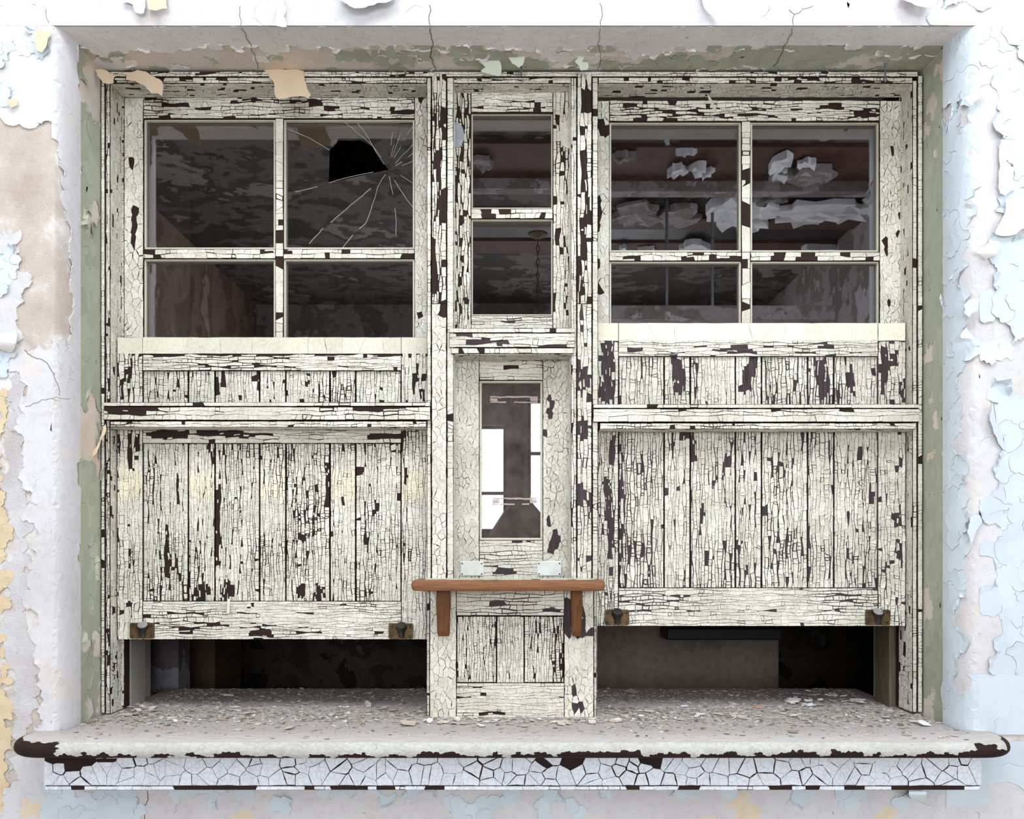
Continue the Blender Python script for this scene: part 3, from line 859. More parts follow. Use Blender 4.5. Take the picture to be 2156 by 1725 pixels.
# sage green inside the niche
def keep_green_l(s, v):
    x, y = s2px(s, v)
    if y < 245: return 165 < x < 185 and fbm(x*0.05, y*0.03, 2) > 0.42
    if 845 < y < 985: return x > 205 and y > 900
    if 1315 < y < 1365 and x > 190: return False
    if y > 1480: return fbm(x*0.05, y*0.05, 3) > 0.5
    return fbm(x*0.06, y*0.025, 5) > 0.2
LGS = 110+ALEN_L/KW
flakes(wall_pt, (LGS-6, YT+4, LGS+0.115/KW, YB), 26, keep_green_l, 41, h0=0.0010, th=0.0009, curl=0.010, crack=0.4, gap=0.6, amp=0.8, mat=GREEN, parent=wall, name='green_paint_flake', single=True, aspect=1.5, maxn=220)
def keep_green_r(s, v):
    x, y = s2px(s, v)
    for (cx, cy, rx, ry) in ((1957,752,11,24),(1957,960,8,16),(1950,1275,14,38),(1965,215,8,30),(1948,1490,16,20),(1962,1462,5,14),(1975,890,6,9),(1960,840,5,10),(1970,880,6,9)):
        if ((x-cx)/rx)**2+((y-cy)/ry)**2 < 1: return False
    if y < 380: return fbm(x*0.06, y*0.04, 6) > 0.36
    return True
RGS = 2060-ALEN_R/KW
flakes(wall_pt, (RGS-0.115/KW, YT+4, RGS+4, YB), 15, keep_green_r, 42, h0=0.0010, th=0.0009, curl=0.002, crack=0.02, gap=0.4, mat=GREEN, parent=wall, name='green_coat', aspect=1.5)
# reveal undercoat and soffit coats
mb = MB()
for side, X in ((1, XL_R), (-1, XR_R)):
    mb.add([(X+side*0.0004, -0.112, SILL_Z-0.02), (X+side*0.0004, 0.02, SILL_Z-0.02), (X+side*0.0004, 0.02, ZS), (X+side*0.0004, -0.112, ZS)], [(0, 1, 2, 3)])
mb.build('reveal_undercoat', TANBASE, wall, fix=False)
def keep_so(u, w): return w > 88+18*(vnoise(u*0.03, w*0.05, 1)-0.5) or fbm(u*0.012, w*0.03, 7) > 0.62
flakes(soffit_pt, (190, -2, 1965, 165), 20, keep_so, 51, h0=0.0008, th=0.0009, curl=0.003, crack=0.25, gap=0.5, mat=SOFFITCOAT, parent=wall, name='soffit_coat')
def keep_sg(u, w):
    if u < 690: return w < 70 and fbm(u*0.015, w*0.04, 3) > 0.66
    if 930 < u < 960: return False
    if w > 92: return False
    return fbm(u*0.012, w*0.03, 12) > (0.46 if u < 1250 else 0.40)
flakes(soffit_pt, (190, -2, 1965, 100), 22, keep_sg, 52, h0=0.0012, th=0.0009, curl=0.004, crack=0.25, gap=0.5, amp=0.9, mat=GREEN, parent=wall, name='green_paint_flake', single=True, maxn=160)

def sheet(name, poly, hf, mat, parent, levels=3, th=0.0008, tint=0.6, jamp=0.25, label=None, seed=0):
    """a loose sheet of paint: outline in px, hf(u, v) gives the depth Y of each point; three rings so that it can bend"""
    ring = []
    n = len(poly)
    for i in range(n):
        a, b = poly[i], poly[(i+1) % n]
        ring += jag(a, b, (name, seed, i), jamp, 2)[:-1]
    cx = sum(p[0] for p in ring)/len(ring); cy = sum(p[1] for p in ring)/len(ring)
    mb = MB(); m = len(ring); K = 4
    rows = []
    for side in (0, 1):
        for k in range(K):
            f = 1-k/(K-0.4)
            for x, y in ring:
                u, v = cx+(x-cx)*f, cy+(y-cy)*f
                p = P(u, v, hf(u, v)+side*th); mb.v.append(p)
    base = K*m
    for side in (0, 1):
        o = side*base
        for k in range(K-1):
            for q in range(m):
                r_ = (q+1) % m
                f = [o+k*m+q, o+k*m+r_, o+(k+1)*m+r_, o+(k+1)*m+q]
                mb.face(f if side == 0 else f[::-1], 0, tint)
        f = [o+(K-1)*m+q for q in range(m)]
        mb.face(f if side == 0 else f[::-1], 0, tint)
    for q in range(m):
        r_ = (q+1) % m
        mb.face([r_, q, base+q, base+r_], 0, tint)
    o = mb.build(name, mat, parent, fix=False)
    if label: o['label'] = label
    return o
# sheets hanging over the head of the frame and off the soffit
sheet('hanging_paint_flake', [(555,148),(600,147),(640,150),(644,175),(655,200),(650,207),(610,205),(582,207),(578,180)], lambda u, v: -0.012-0.0006*(v-148)+0.00001*(u-600)**2*0.3, TAN, wall, label='broad tan sheet of paint hanging over the frame head')
sheet('hanging_paint_flake', [(264,152),(290,147),(305,150),(318,160),(340,170),(343,190),(341,202),(318,196),(300,178),(284,170),(265,166)], lambda u, v: -0.02-0.0005*(v-150), TAN, wall, label='ragged tan paint strip hanging at the left end of the frame head', seed=1)
sheet('hanging_paint_flake', [(200,147),(215,146),(235,158),(262,152),(264,155),(240,163),(240,174),(228,177),(215,172),(205,160)], lambda u, v: -0.04-0.0003*(v-150), TAN, wall, label='small curled tan strip in the upper left corner of the niche', seed=2)
sheet('hanging_paint_flake', [(1010,118),(1040,113),(1053,130),(1054,160),(1030,155),(1012,150),(1022,142),(1008,130)], lambda u, v: -0.06+0.0006*(v-112), MINT, wall, label='pale mint flake hanging from the soffit above the middle sash', seed=3)
sheet('hanging_paint_flake', [(1070,122),(1105,112),(1100,138),(1092,143),(1078,134)], lambda u, v: -0.07+0.0006*(v-112), MINT, wall, label='pale mint triangular flake beside the soffit nail', seed=4)
sheet('hanging_paint_flake', [(1210,130),(1222,108),(1230,112),(1224,132),(1238,132),(1237,146),(1222,148)], lambda u, v: -0.07+0.0006*(v-112), MINT, wall, label='narrow mint flake hanging above the right mullion', seed=5)
sheet('hanging_paint_flake', [(212,930),(222,893),(221,915),(208,935),(188,976),(186,972)], lambda u, v: -0.03-0.00025*(v-900), TAN, wall, label='pink tan sliver curling off the left reveal', seed=6)
# loose sheets on the wall face
W1 = YW-0.006
sheet('loose_paint_sheet', [(715,-30),(715,0),(735,12),(758,17),(795,6),(830,-2),(830,-30)], lambda u, v: W1-0.0006*(v+30), BLUE, wall, label='large blue grey sheet drooping into the top edge left of centre', seed=7)
sheet('loose_paint_sheet', [(1473,-30),(1478,0),(1492,28),(1505,40),(1516,38),(1510,20),(1500,0),(1490,-30)], lambda u, v: W1-0.0003*(v+30)-0.008*abs(sin((u-1490)*0.06)), BLUE, wall, label='narrow blue grey tongue of paint at the top edge', seed=8)
sheet('loose_paint_sheet', [(1895,-30),(1897,0),(1925,10),(1962,14),(1960,0),(1950,-30)], lambda u, v: W1-0.0009*(v+30), BEIGEFLAKE, wall, label='beige curled flake at the top edge right of centre', seed=9)
sheet('loose_paint_sheet', [(262,-20),(258,5),(280,10),(285,26),(302,28),(306,12),(295,-20)], lambda u, v: W1-0.0003*(v+20), BLUE, wall, label='broken blue flake at the top left edge', seed=10)
sheet('loose_paint_sheet', [(315,-20),(312,18),(330,22),(352,18),(354,-20)], lambda u, v: W1-0.0006*(v+20), TAN, wall, label='tan flake curling at the top left edge', seed=11)
sheet('loose_paint_sheet', [(590,-20),(583,20),(576,52),(588,55),(603,56),(597,34),(602,18),(598,-20)], lambda u, v: W1-0.0002*(v+20), BEIGEFLAKE, wall, label='long pale flake tapering down from the top edge', seed=12)
sheet('loose_paint_sheet', [(80,60),(112,66),(100,85),(88,110),(77,106),(74,80)], lambda u, v: W1-0.006-0.0001*(v-60), TAN, wall, label='tan leaf-shaped flake among blue flakes at the upper left corner', seed=13)
sheet('loose_paint_sheet', [(12,212),(34,208),(36,222),(22,228)], lambda u, v: W1-0.006, TAN, wall, label='small tan flake on the left edge', seed=14)
sheet('loose_paint_sheet', [(-30,698),(34,696),(36,704),(25,742),(0,735),(-30,730)], lambda u, v: W1-0.014*sin(max(0, min(1, (v-694)/48))*pi)-0.006, BEIGEFLAKE, wall, label='grey rolled-up sheet of paint on the left edge', seed=15)
sheet('loose_paint_sheet', [(2108,296),(2126,294),(2128,350),(2138,352),(2136,400),(2116,412),(2106,408),(2106,350)], lambda u, v: W1-0.008+0.0002*(u-2108), BEIGEFLAKE, wall, label='long beige flake turned back beside the white gap, upper right', seed=16)
sheet('loose_paint_sheet', [(2118,420),(2140,415),(2175,430),(2175,470),(2125,497),(2095,492),(2105,470)], lambda u, v: W1-0.010+0.0001*(u-2108), BEIGEFLAKE, wall, label='broad beige flake turned back at the right edge', seed=17)
sheet('loose_paint_sheet', [(2055,532),(2092,508),(2108,512),(2100,538),(2075,548),(2068,540)], lambda u, v: W1-0.014*sin(max(0, min(1, (v-506)/44))*pi)-0.004, BEIGEFLAKE, wall, label='curled beige roll over the white gap', seed=18)
sheet('loose_paint_sheet', [(2032,205),(2062,185),(2072,195),(2050,215),(2046,222)], lambda u, v: W1-0.012+0.0001*(v-180), BEIGEFLAKE, wall, label='folded beige flake on the rounded right corner', seed=19)
sheet('loose_paint_sheet', [(2035,690),(2062,722),(2025,712),(2022,708)], lambda u, v: W1-0.012+0.0001*(v-680), BEIGEFLAKE, wall, label='pointed beige flake lifting beside the right reveal', seed=20)
sheet('loose_paint_sheet', [(2030,642),(2062,628),(2056,655),(2040,668),(2030,660)], lambda u, v: W1-0.010-0.0002*(u-2030), BLUE, wall, label='tongue of blue paint lifting over the white gap', seed=21)
sheet('loose_paint_sheet', [(2092,838),(2096,870),(2105,905),(2118,950),(2108,942),(2090,900),(2085,870)], lambda u, v: W1-0.012+0.0004*(u-2085), BLUE, wall, label='long curved blue edge lifting along the white gap', seed=22)
sheet('loose_paint_sheet', [(2042,1090),(2062,1084),(2068,1100),(2050,1138),(2043,1150),(2036,1120)], lambda u, v: W1-0.006, BLUE, wall, label='blue leaf-shaped flake inside the white gap', seed=23)
sheet('loose_paint_sheet', [(1915,1660),(1935,1656),(1950,1668),(1948,1682),(1932,1686),(1915,1678)], lambda u, v: -0.25-0.018*sin(max(0, min(1, (v-1655)/32))*pi), BLUE, wall, label='ring of blue paint curling under the apron', seed=24)
# hairline cracks in the plaster
def crack_line(pts, M, w, name='plaster_crack'):
    mb = MB(); path = []
    for i in range(len(pts)-1): path += jag(pts[i], pts[i+1], (pts[i], 7), 0.35, 3)[:-1]
    path.append(pts[-1])
    for (a, b) in zip(path[:-1], path[1:]):
        dx, dy = b[0]-a[0], b[1]-a[1]; L = sqrt(dx*dx+dy*dy)+1e-6
        nx, ny = -dy/L*w/2, dx/L*w/2
        o = len(mb.v)
        for (x, y, s) in ((a[0], a[1], 1), (b[0], b[1], 1), (b[0], b[1], -1), (a[0], a[1], -1)):
            mb.v.append(M(x+nx*s, y+ny*s, 0.0036))
        mb.face([o, o+1, o+2, o+3], 0, 0.5)
    mb.build(name, CRACK, wall, fix=False)
WP = lambda u, v, h: (lambda p: (p[0], p[1]-h, p[2]))(P(u, v, YW))
SP = lambda u, v, h: (lambda k: ((u-CX)*k, D*0+k*F-D, ZS-h))((ZS-EYE)/(CY-v))
for pts, M, w in (([(905, 12), (904, 35), (906, 55)], WP, 1.4), ([(906, 56), (912, 85), (917, 146)], SP, 1.6), ([(507, 15), (507, 40), (508, 55)], WP, 1.0), ([(508, 56), (530, 105), (543, 142)], SP, 1.2),
                  ([(1262, 8), (1267, 40), (1264, 55)], WP, 1.0), ([(1264, 56), (1262, 100), (1258, 146)], SP, 1.0), ([(1660, 22), (1672, 32), (1669, 55)], WP, 1.1), ([(1668, 57), (1650, 95), (1628, 138)], SP, 1.2), ([(1672, 32), (1690, 20), (1710, 14)], WP, 0.9),
                  ([(53, 738), (90, 758), (118, 800), (127, 835)], WP, 1.1), ([(55, 857), (90, 842), (120, 836), (150, 840)], WP, 0.8), ([(98, 20), (105, 50)], WP, 0.8),
                  ([(198, 1672), (205, 1700), (215, 1730)], WP, 1.3), ([(312, 1665), (305, 1700), (303, 1735)], WP, 1.5), ([(2072, 1470), (2075, 1500), (2070, 1545)], WP, 0.9), ([(2112, 1585), (2125, 1592), (2156, 1580)], WP, 1.0), ([(2120, 1465), (2140, 1490), (2156, 1510)], WP, 1.2)):
    crack_line(pts, M, w)

# ------------------------------------------------------------------ the window frame: casings, mullions, bars
def warm_none(u, v): return 0.0
win = structure('window_1', (0, 0, SILL_Z))
UP = dict(miss=0.06, curl=0.0013, loose=0.16, gap=1.3)
board(win, 'casing_bead', (213, 160, 221, 1502), -0.008, 0.05, 'v', sw=(7, 9), sl=(5, 18), miss=0.012, isbare=None, curl=0.0004)
board(win, 'side_casing', (222, 170, 232, 1503), 0.0, 0.075, 'v', sw=(5, 9), sl=(5, 22), miss=0.05, sides='r')
board(win, 'casing_bead', (1932, 160, 1942, 1500), -0.008, 0.05, 'v', sw=(8, 11), sl=(5, 18), miss=0.012, isbare=None, curl=0.0004)
board(win, 'side_casing', (1921, 170, 1931, 1500), 0.0, 0.075, 'v', sw=(5, 9), sl=(5, 22), miss=0.05, sides='l')
board(win, 'stop_bead', (247, 203, 262, 1490), 0.066, 0.03, 'v', sw=(5, 8), sl=(4, 16), miss=0.10, tintf=lambda u, v: 0.4)
board(win, 'stop_bead', (1897, 203, 1912, 1490), 0.066, 0.03, 'v', sw=(5, 8), sl=(4, 16), miss=0.16, patch=0.1, tintf=lambda u, v: 0.4)
board(win, 'head_bead', (222, 151, 1932, 162), -0.008, 0.05, 'h', sw=(5, 12), sl=(6, 18), miss=0.015, curl=0.0005)
for (a, b) in ((233, 899), (955, 1202), (1260, 1921)):
    board(win, 'head_casing', (a, 163, b, 176), -0.002, 0.066, 'h', sw=(4, 8), sl=(6, 24), miss=0.05, curl=0.0012, sides='b')
    board(win, 'head_stop', (a, 178, b, 190), 0.040, 0.03, 'h', sw=(4, 7), sl=(6, 24), miss=0.3, curl=0.0016, sides='b')
for (u0, u1, u2, u3, sd) in ((899, 908, 940, 955, 'r'), (1202, 1214, 1246, 1259, 'l')):
    lower = dict(mode='crackle', aspect=1.6, cell=10, gap=1.0, miss=0.008)
    board(win, 'mullion_bead', (u0, 164, u1, 1221), -0.004, 0.07, 'v', sw=(6, 12), sl=(6, 22), miss=0.012, isbare=None, curl=0.0006, sides='' if sd == 'r' else 'l')
    board(win, 'mullion', (u1+1, 155, u2, 640), -0.010, 0.08, 'v', sw=(4, 10), sl=(6, 30), **UP)
    if sd == 'r':
        board(win, 'mullion', (u1+1, 640, u2, 1221), -0.010, 0.08, 'v', **lower)
    else:
        board(win, 'mullion', (u1+1, 640, u2, 1221), -0.010, 0.08, 'v', sw=(4, 10), sl=(6, 26), miss=0.03, curl=0.0016, wood=PLUM_V)
    board(win, 'mullion_bead', (u2+1, 164, u3, 1221), -0.004, 0.07, 'v', sw=(6, 10), sl=(6, 22), miss=0.02, isbare=None, curl=0.0007, sides='r' if sd == 'r' else '')
for (a, b, dv) in ((218, 906, 0), (1249, 1936, 4)):
    board(win, 'transom_cap', (a, 847+dv, b, 856+dv), -0.010, 0.04, 'h', sw=(8, 10), sl=(12, 46), miss=0.02, curl=0.0005)
    board(win, 'transom_bar', (a, 857+dv, b, 885+dv), -0.012, 0.05, 'h', sw=(5, 12), sl=(8, 42), miss=0.02, curl=0.0008)
    board(win, 'transom_bead', (a+14, 887+dv, b-8, 900+dv), -0.016, 0.05, 'h', sw=(6, 9), sl=(5, 18), miss=0.04, curl=0.0005, sides='b')
board(win, 'middle_bar_cap', (946, 691, 1211, 701), -0.006, 0.05, 'h', sw=(8, 10), sl=(8, 36), miss=0.04)
board(win, 'middle_bar', (946, 702, 1211, 732), -0.008, 0.06, 'h', sw=(5, 10), sl=(10, 44), miss=0.05, curl=0.0016, loose=0.15, wood=PLUM_H)
board(win, 'middle_bar_bead', (950, 733, 1207, 745), -0.012, 0.07, 'h', sw=(6, 10), sl=(8, 30), miss=0.08, curl=0.0016, sides='b')
def disc(parent, u, v, Y, ru, rv, mat, name, th=0.003, n=20, u0=None, u1=None):
    poly = []
    for i in range(n):
        a = 2*pi*i/n
        x = u+ru*cos(a); y = v+rv*sin(a)
        if u0 is not None: x = max(x, u0)
        if u1 is not None: x = min(x, u1)
        p = P(x, y, Y); poly.append((p[0], p[2]))
    mb = MB(); mb.prism(poly[::-1], Y, Y+th)
    return mb.build(name, mat, parent)
# jambs of the opening behind the frame
mb = MB(); jx = 0.990
mb.box((-1.0, 0.10, SILL_Z-0.005), (-0.965, 0.19, ZS)); o = mb.build('inner_jamb', flat_paint('grey_inner_jamb_paint', rgb(150, 144, 134), rgb(170, 164, 154), 8), win); o['label'] = 'grey inner jamb'
mb = MB(); mb.box((1.0, 0.10, SILL_Z-0.005), (0.955, 0.19, ZS)); mb.build('inner_jamb', wood_mat('olive_brown_jamb', rgb(70, 62, 46), rgb(112, 104, 84)), win)

# ------------------------------------------------------------------ sashes
def pane(parent, rect, Y, mat=GLASS, name='pane'):
    a, b = P(rect[0], rect[1], Y), P(rect[2], rect[3], Y)
    mb = MB(); mb.box((a[0]-0.003, Y, b[2]-0.003), (b[0]+0.003, Y+0.003, a[2]+0.003))
    return mb.build(name, mat, parent)
def putty(parent, rect, Y, w=4):
    # thin glazing bead around a pane, one prism ring
    u0, v0, u1, v1 = rect
    mb = MB()
    for (a, b, c, d) in ((u0, v0, u1, v0+w), (u0, v1-w, u1, v1), (u0, v0+w, u0+w, v1-w), (u1-w, v0+w, u1, v1-w)):
        p, q = P(a, b, Y), P(c, d, Y)
        mb.box((p[0], Y, q[2]), (q[0], Y+0.012, p[2]), 0, 0.0015)
    for i in range(len(mb.t)): mb.t[i] = 0.3
    o = mb.build('glazing_bead', PAINT_S, parent)
    return o
SY = 0.068
def sash4(label, L, R_, T, stile_l, stile_r, mx, my, loc):
    s = thing('window_sash', label, 'window sash', loc)
    kw = dict(miss=0.05, curl=0.0008)
    board(s, 'top_rail', (stile_l, T, stile_r, my[2]), SY, 0.035, 'h', sw=(4, 9), sl=(8, 30), miss=0.03, curl=0.0016, loose=0.12)
    board(s, 'stile', (L, T, stile_l, 760), SY, 0.035, 'v', mode='crackle', cell=10, aspect=1.8, miss=0.015)
    board(s, 'stile', (stile_r, T, R_, 760), SY, 0.035, 'v', mode='crackle', cell=7.5, aspect=1.9, miss=0.02)
    board(s, 'muntin', (mx[0], my[2], mx[1], 760), SY+0.002, 0.03, 'v', sw=(8, 14), sl=(10, 36), miss=0.05, curl=0.0012)
    board(s, 'muntin', (stile_l, my[0], mx[0], my[1]), SY+0.002, 0.03, 'h', sw=(7, 12), sl=(8, 30), miss=0.05, curl=0.0012)
    board(s, 'muntin', (mx[1], my[0], stile_r, my[1]), SY+0.002, 0.03, 'h', sw=(7, 12), sl=(8, 30), miss=0.05, curl=0.0012)
    return s
GY = 0.088
sl_ = sash4('left fixed sash of four panes with one shattered pane', 257, 905, 205, 302, 873, (580, 597), (525, 545, 250), P(580, 730, SY))
rects = [(302, 250, 580, 525), (302, 545, 580, 760), (597, 545, 873, 760)]
for r in rects:
    pane(sl_, r, GY); putty(sl_, r, GY-0.013)
putty(sl_, (597, 250, 873, 525), GY-0.013)
sr_ = sash4('right fixed sash of four whole panes above the right shutter', 1255, 1900, 212, 1283, 1852, (1561, 1580), (531, 550, 256), P(1570, 730, SY))
for r in [(1283, 256, 1561, 531), (1580, 256, 1852, 531), (1283, 550, 1561, 760), (1580, 550, 1852, 760)]:
    pane(sr_, r, GY); putty(sr_, r, GY-0.013)
# shattered pane: shards between the cracks, one corner fallen out
I = (818, 358)
SH = [[(597,408),(692,385),I,(740,430),(680,480),(640,525),(597,525)],[(640,525),(680,480),(740,430),I,(795,395),(770,470),(720,525)],
 [(720,525),(770,470),(795,395),I,(828,410),(832,525)],[(832,525),(828,410),I,(873,440),(873,525)],[(873,440),I,(873,385)],[(873,385),I,(873,310)],[(873,310),I,(873,262)],
 [(873,262),I,(845,250),(873,250)],[(845,250),I,(785,308),(760,296),(712,296),(720,250)],[(720,250),(712,296),(694,316),(597,270),(597,250)],[(597,270),(694,316),(692,385),(597,408)]]
for i, sh in enumerate(SH):
    mb = MB(); ys = GY+0.0006*((i*7) % 5-2)
    tx, tz = (R.random()-0.5)*0.006, (R.random()-0.5)*0.006
    o = len(mb.v); n = len(sh)
    for d in (0, 0.003):
        for (u, v) in sh:
            p = P(u, v, GY); mb.v.append((p[0], ys+d+tx*(u-I[0])*0.00115+tz*(v-I[1])*0.00115, p[2]))
    mb.face([o+q for q in range(n)]); mb.face([o+n+q for q in range(n)][::-1])
    for q in range(n):
        r_ = (q+1) % n; mb.face([o+q, o+r_, o+n+r_, o+n+q][::-1])
    mb.build('glass_shard', GLASS, sl_)
cr = [[I,(872,262)],[I,(845,252)],[I,(858,252)],[I,(872,300)],[I,(872,320)],[I,(872,338)],[I,(868,385)],[I,(872,412)],[I,(872,440)],[I,(740,430),(680,480),(640,523)],[I,(795,395),(770,470),(720,523)],
      [I,(828,410),(832,523)],[I,(692,385),(598,408)],[(602,271),(694,316)],[I,(785,308),(723,256)],[I,(752,258)],[I,(826,252)]]
for c in cr:  # pale strips along the cracks, their glint painted in
    mb = MB()
    for a, b in zip(c[:-1], c[1:]):
        pts = jag(a, b, (a, b), 0.08, 2)
        for p, q in zip(pts[:-1], pts[1:]):
            w = 0.7
            dx, dy = q[0]-p[0], q[1]-p[1]; L = sqrt(dx*dx+dy*dy)+1e-6
            nx, ny = -dy/L*w/2, dx/L*w/2
            vs = [P(p[0]+nx, p[1]+ny, GY-0.0014), P(q[0]+nx, q[1]+ny, GY-0.0014), P(q[0]-nx, q[1]-ny, GY-0.0014), P(p[0]-nx, p[1]-ny, GY-0.0014)]
            vs += [P(p[0], p[1], GY-0.0022), P(q[0], q[1], GY-0.0022)]
            if hsh(p, 3) < 0.72:
                mb.add(vs, [(0, 4, 5, 1), (4, 3, 2, 5)], 0, R.random())
    if mb.f: mb.build('glass_crack_glint', GLINT, sl_, fix=False)['kind'] = 'stuff'
# middle sash above the bar
sm = thing('window_sash', 'narrow upper middle sash of two panes between the mullions', 'window sash', P(1078, 690, 0.04))
MY_ = 0.042
board(sm, 'top_rail', (992, 182, 1164, 237), MY_, 0.035, 'h', sw=(4, 9), sl=(8, 40), miss=0.06, curl=0.0016, loose=0.15)
board(sm, 'stile', (955, 182, 992, 692), MY_, 0.035, 'v', sw=(3.5, 8), sl=(6, 28), miss=0.09, curl=0.0014, loose=0.16, gap=1.2)
board(sm, 'stile', (1164, 182, 1203, 692), MY_, 0.035, 'v', sw=(3.5, 8), sl=(6, 28), miss=0.09, curl=0.0014, loose=0.16, gap=1.2)
board(sm, 'muntin', (992, 440, 1164, 461), MY_+0.002, 0.03, 'h', sw=(7, 12), sl=(10, 40), miss=0.08, curl=0.0014)
board(sm, 'bottom_rail', (992, 665, 1164, 692), MY_, 0.035, 'h', sw=(4, 9), sl=(10, 40), miss=0.06, curl=0.0016, loose=0.15, wood=PLUM_H)
for r in ((992, 237, 1164, 440), (992, 461, 1164, 665)):
    pane(sm, r, MY_+0.02); putty(sm, r, MY_+0.007, 3)
o = disc(sm, 961, 284, MY_-0.005, 16, 27, ZINC, 'pulley_plate', 0.004, u0=956); o['label'] = 'bare blue grey pulley plate'
o = disc(sm, 1196, 282, MY_-0.005, 18, 30, PAINT_V, 'pulley_plate', 0.004, u1=1201)
# small ticket sash below the bar
st = thing('window_sash', 'small lower middle sash with one clear pane and tape residue', 'window sash', P(1078, 1215, 0.06))
TY = 0.062
board(st, 'stile', (955, 745, 1009, 1222), TY, 0.035, 'v', mode='crackle', cell=8.5, aspect=1.7, gap=0.8, miss=0.0, tintf=lambda u, v: 0.85)
board(st, 'stile', (1143, 745, 1203, 1222), TY, 0.035, 'v', mode='crackle', cell=8, aspect=1.7, gap=0.8, miss=0.005, wood=PLUM_V, tintf=lambda u, v: 0.85)
board(st, 'top_rail', (1009, 745, 1143, 801), TY, 0.035, 'h', sw=(5, 11), sl=(8, 40), miss=0.02)
board(st, 'bottom_rail', (1009, 1138, 1143, 1222), TY, 0.035, 'h', sw=(5, 12), sl=(8, 40), miss=0.01, wood=PLUM_H)
pane(st, (1009, 801, 1143, 1138), TY+0.02, GLASS2); putty(st, (1009, 801, 1143, 1138), TY+0.007, 5)
for (u0, v0, u1, v1) in ((1032, 834, 1132, 849), (1037, 1048, 1130, 1064)):
    w = u1-u0; n_ = 0
    quads = [[(u0+w*k/6, v0+R.random()), (u0+w*(k+1)/6, v0+R.random()), (u0+w*(k+1)/6, v0+3+R.random()*2), (u0+w*k/6, v0+3+R.random()*2)] for k in range(6)]
    quads += [[(u0+w*k/6, v1-2-R.random()*2), (u0+w*(k+1)/6, v1-2-R.random()*2), (u0+w*(k+1)/6, v1-R.random()), (u0+w*k/6, v1-R.random())] for k in range(6) if R.random() < 0.75]
    quads += [[(u0, v0+4.5), (u0+w*0.15, v0+4.5), (u0+w*0.16, v1-4), (u0, v1-4)], [(u1-w*0.16, v0+4.5), (u1, v0+4.5), (u1, v1-4), (u1-w*0.15, v1-4)]]
    for poly in quads:
        n_ += 1
        sheet('tape_residue', poly, lambda u, v: TY+0.0185, TAPE, st, jamp=0.08, seed=int(u0)+n_, th=0.0004)
for (u0, u1) in ((969, 1018), (1131, 1182)):
    a, b = P(u0, 1182, TY-0.004), P(u1, 1213, TY-0.004)
    mb = MB(); mb.box((a[0], TY-0.004, b[2]), (b[0], TY+0.001, a[2]), 0, 0.0012)
    for i in range(len(mb.t)): mb.t[i] = 0.8
    pl = mb.build('cover_plate', PAINT_P, st); pl['label'] = 'white painted metal plate with four empty screw holes'
    for (uu, vv) in ((u0+4, 1187), (u1-4, 1187), (u0+4, 1209), (u1-4, 1209)):
        mb = MB(); c = P(uu, vv, TY-0.0046)
        mb.tube([(c[0], TY-0.0046, c[2]), (c[0], TY-0.003, c[2])], 0.0019, 8)
        mb.build('screw_hole', BLACK, pl)

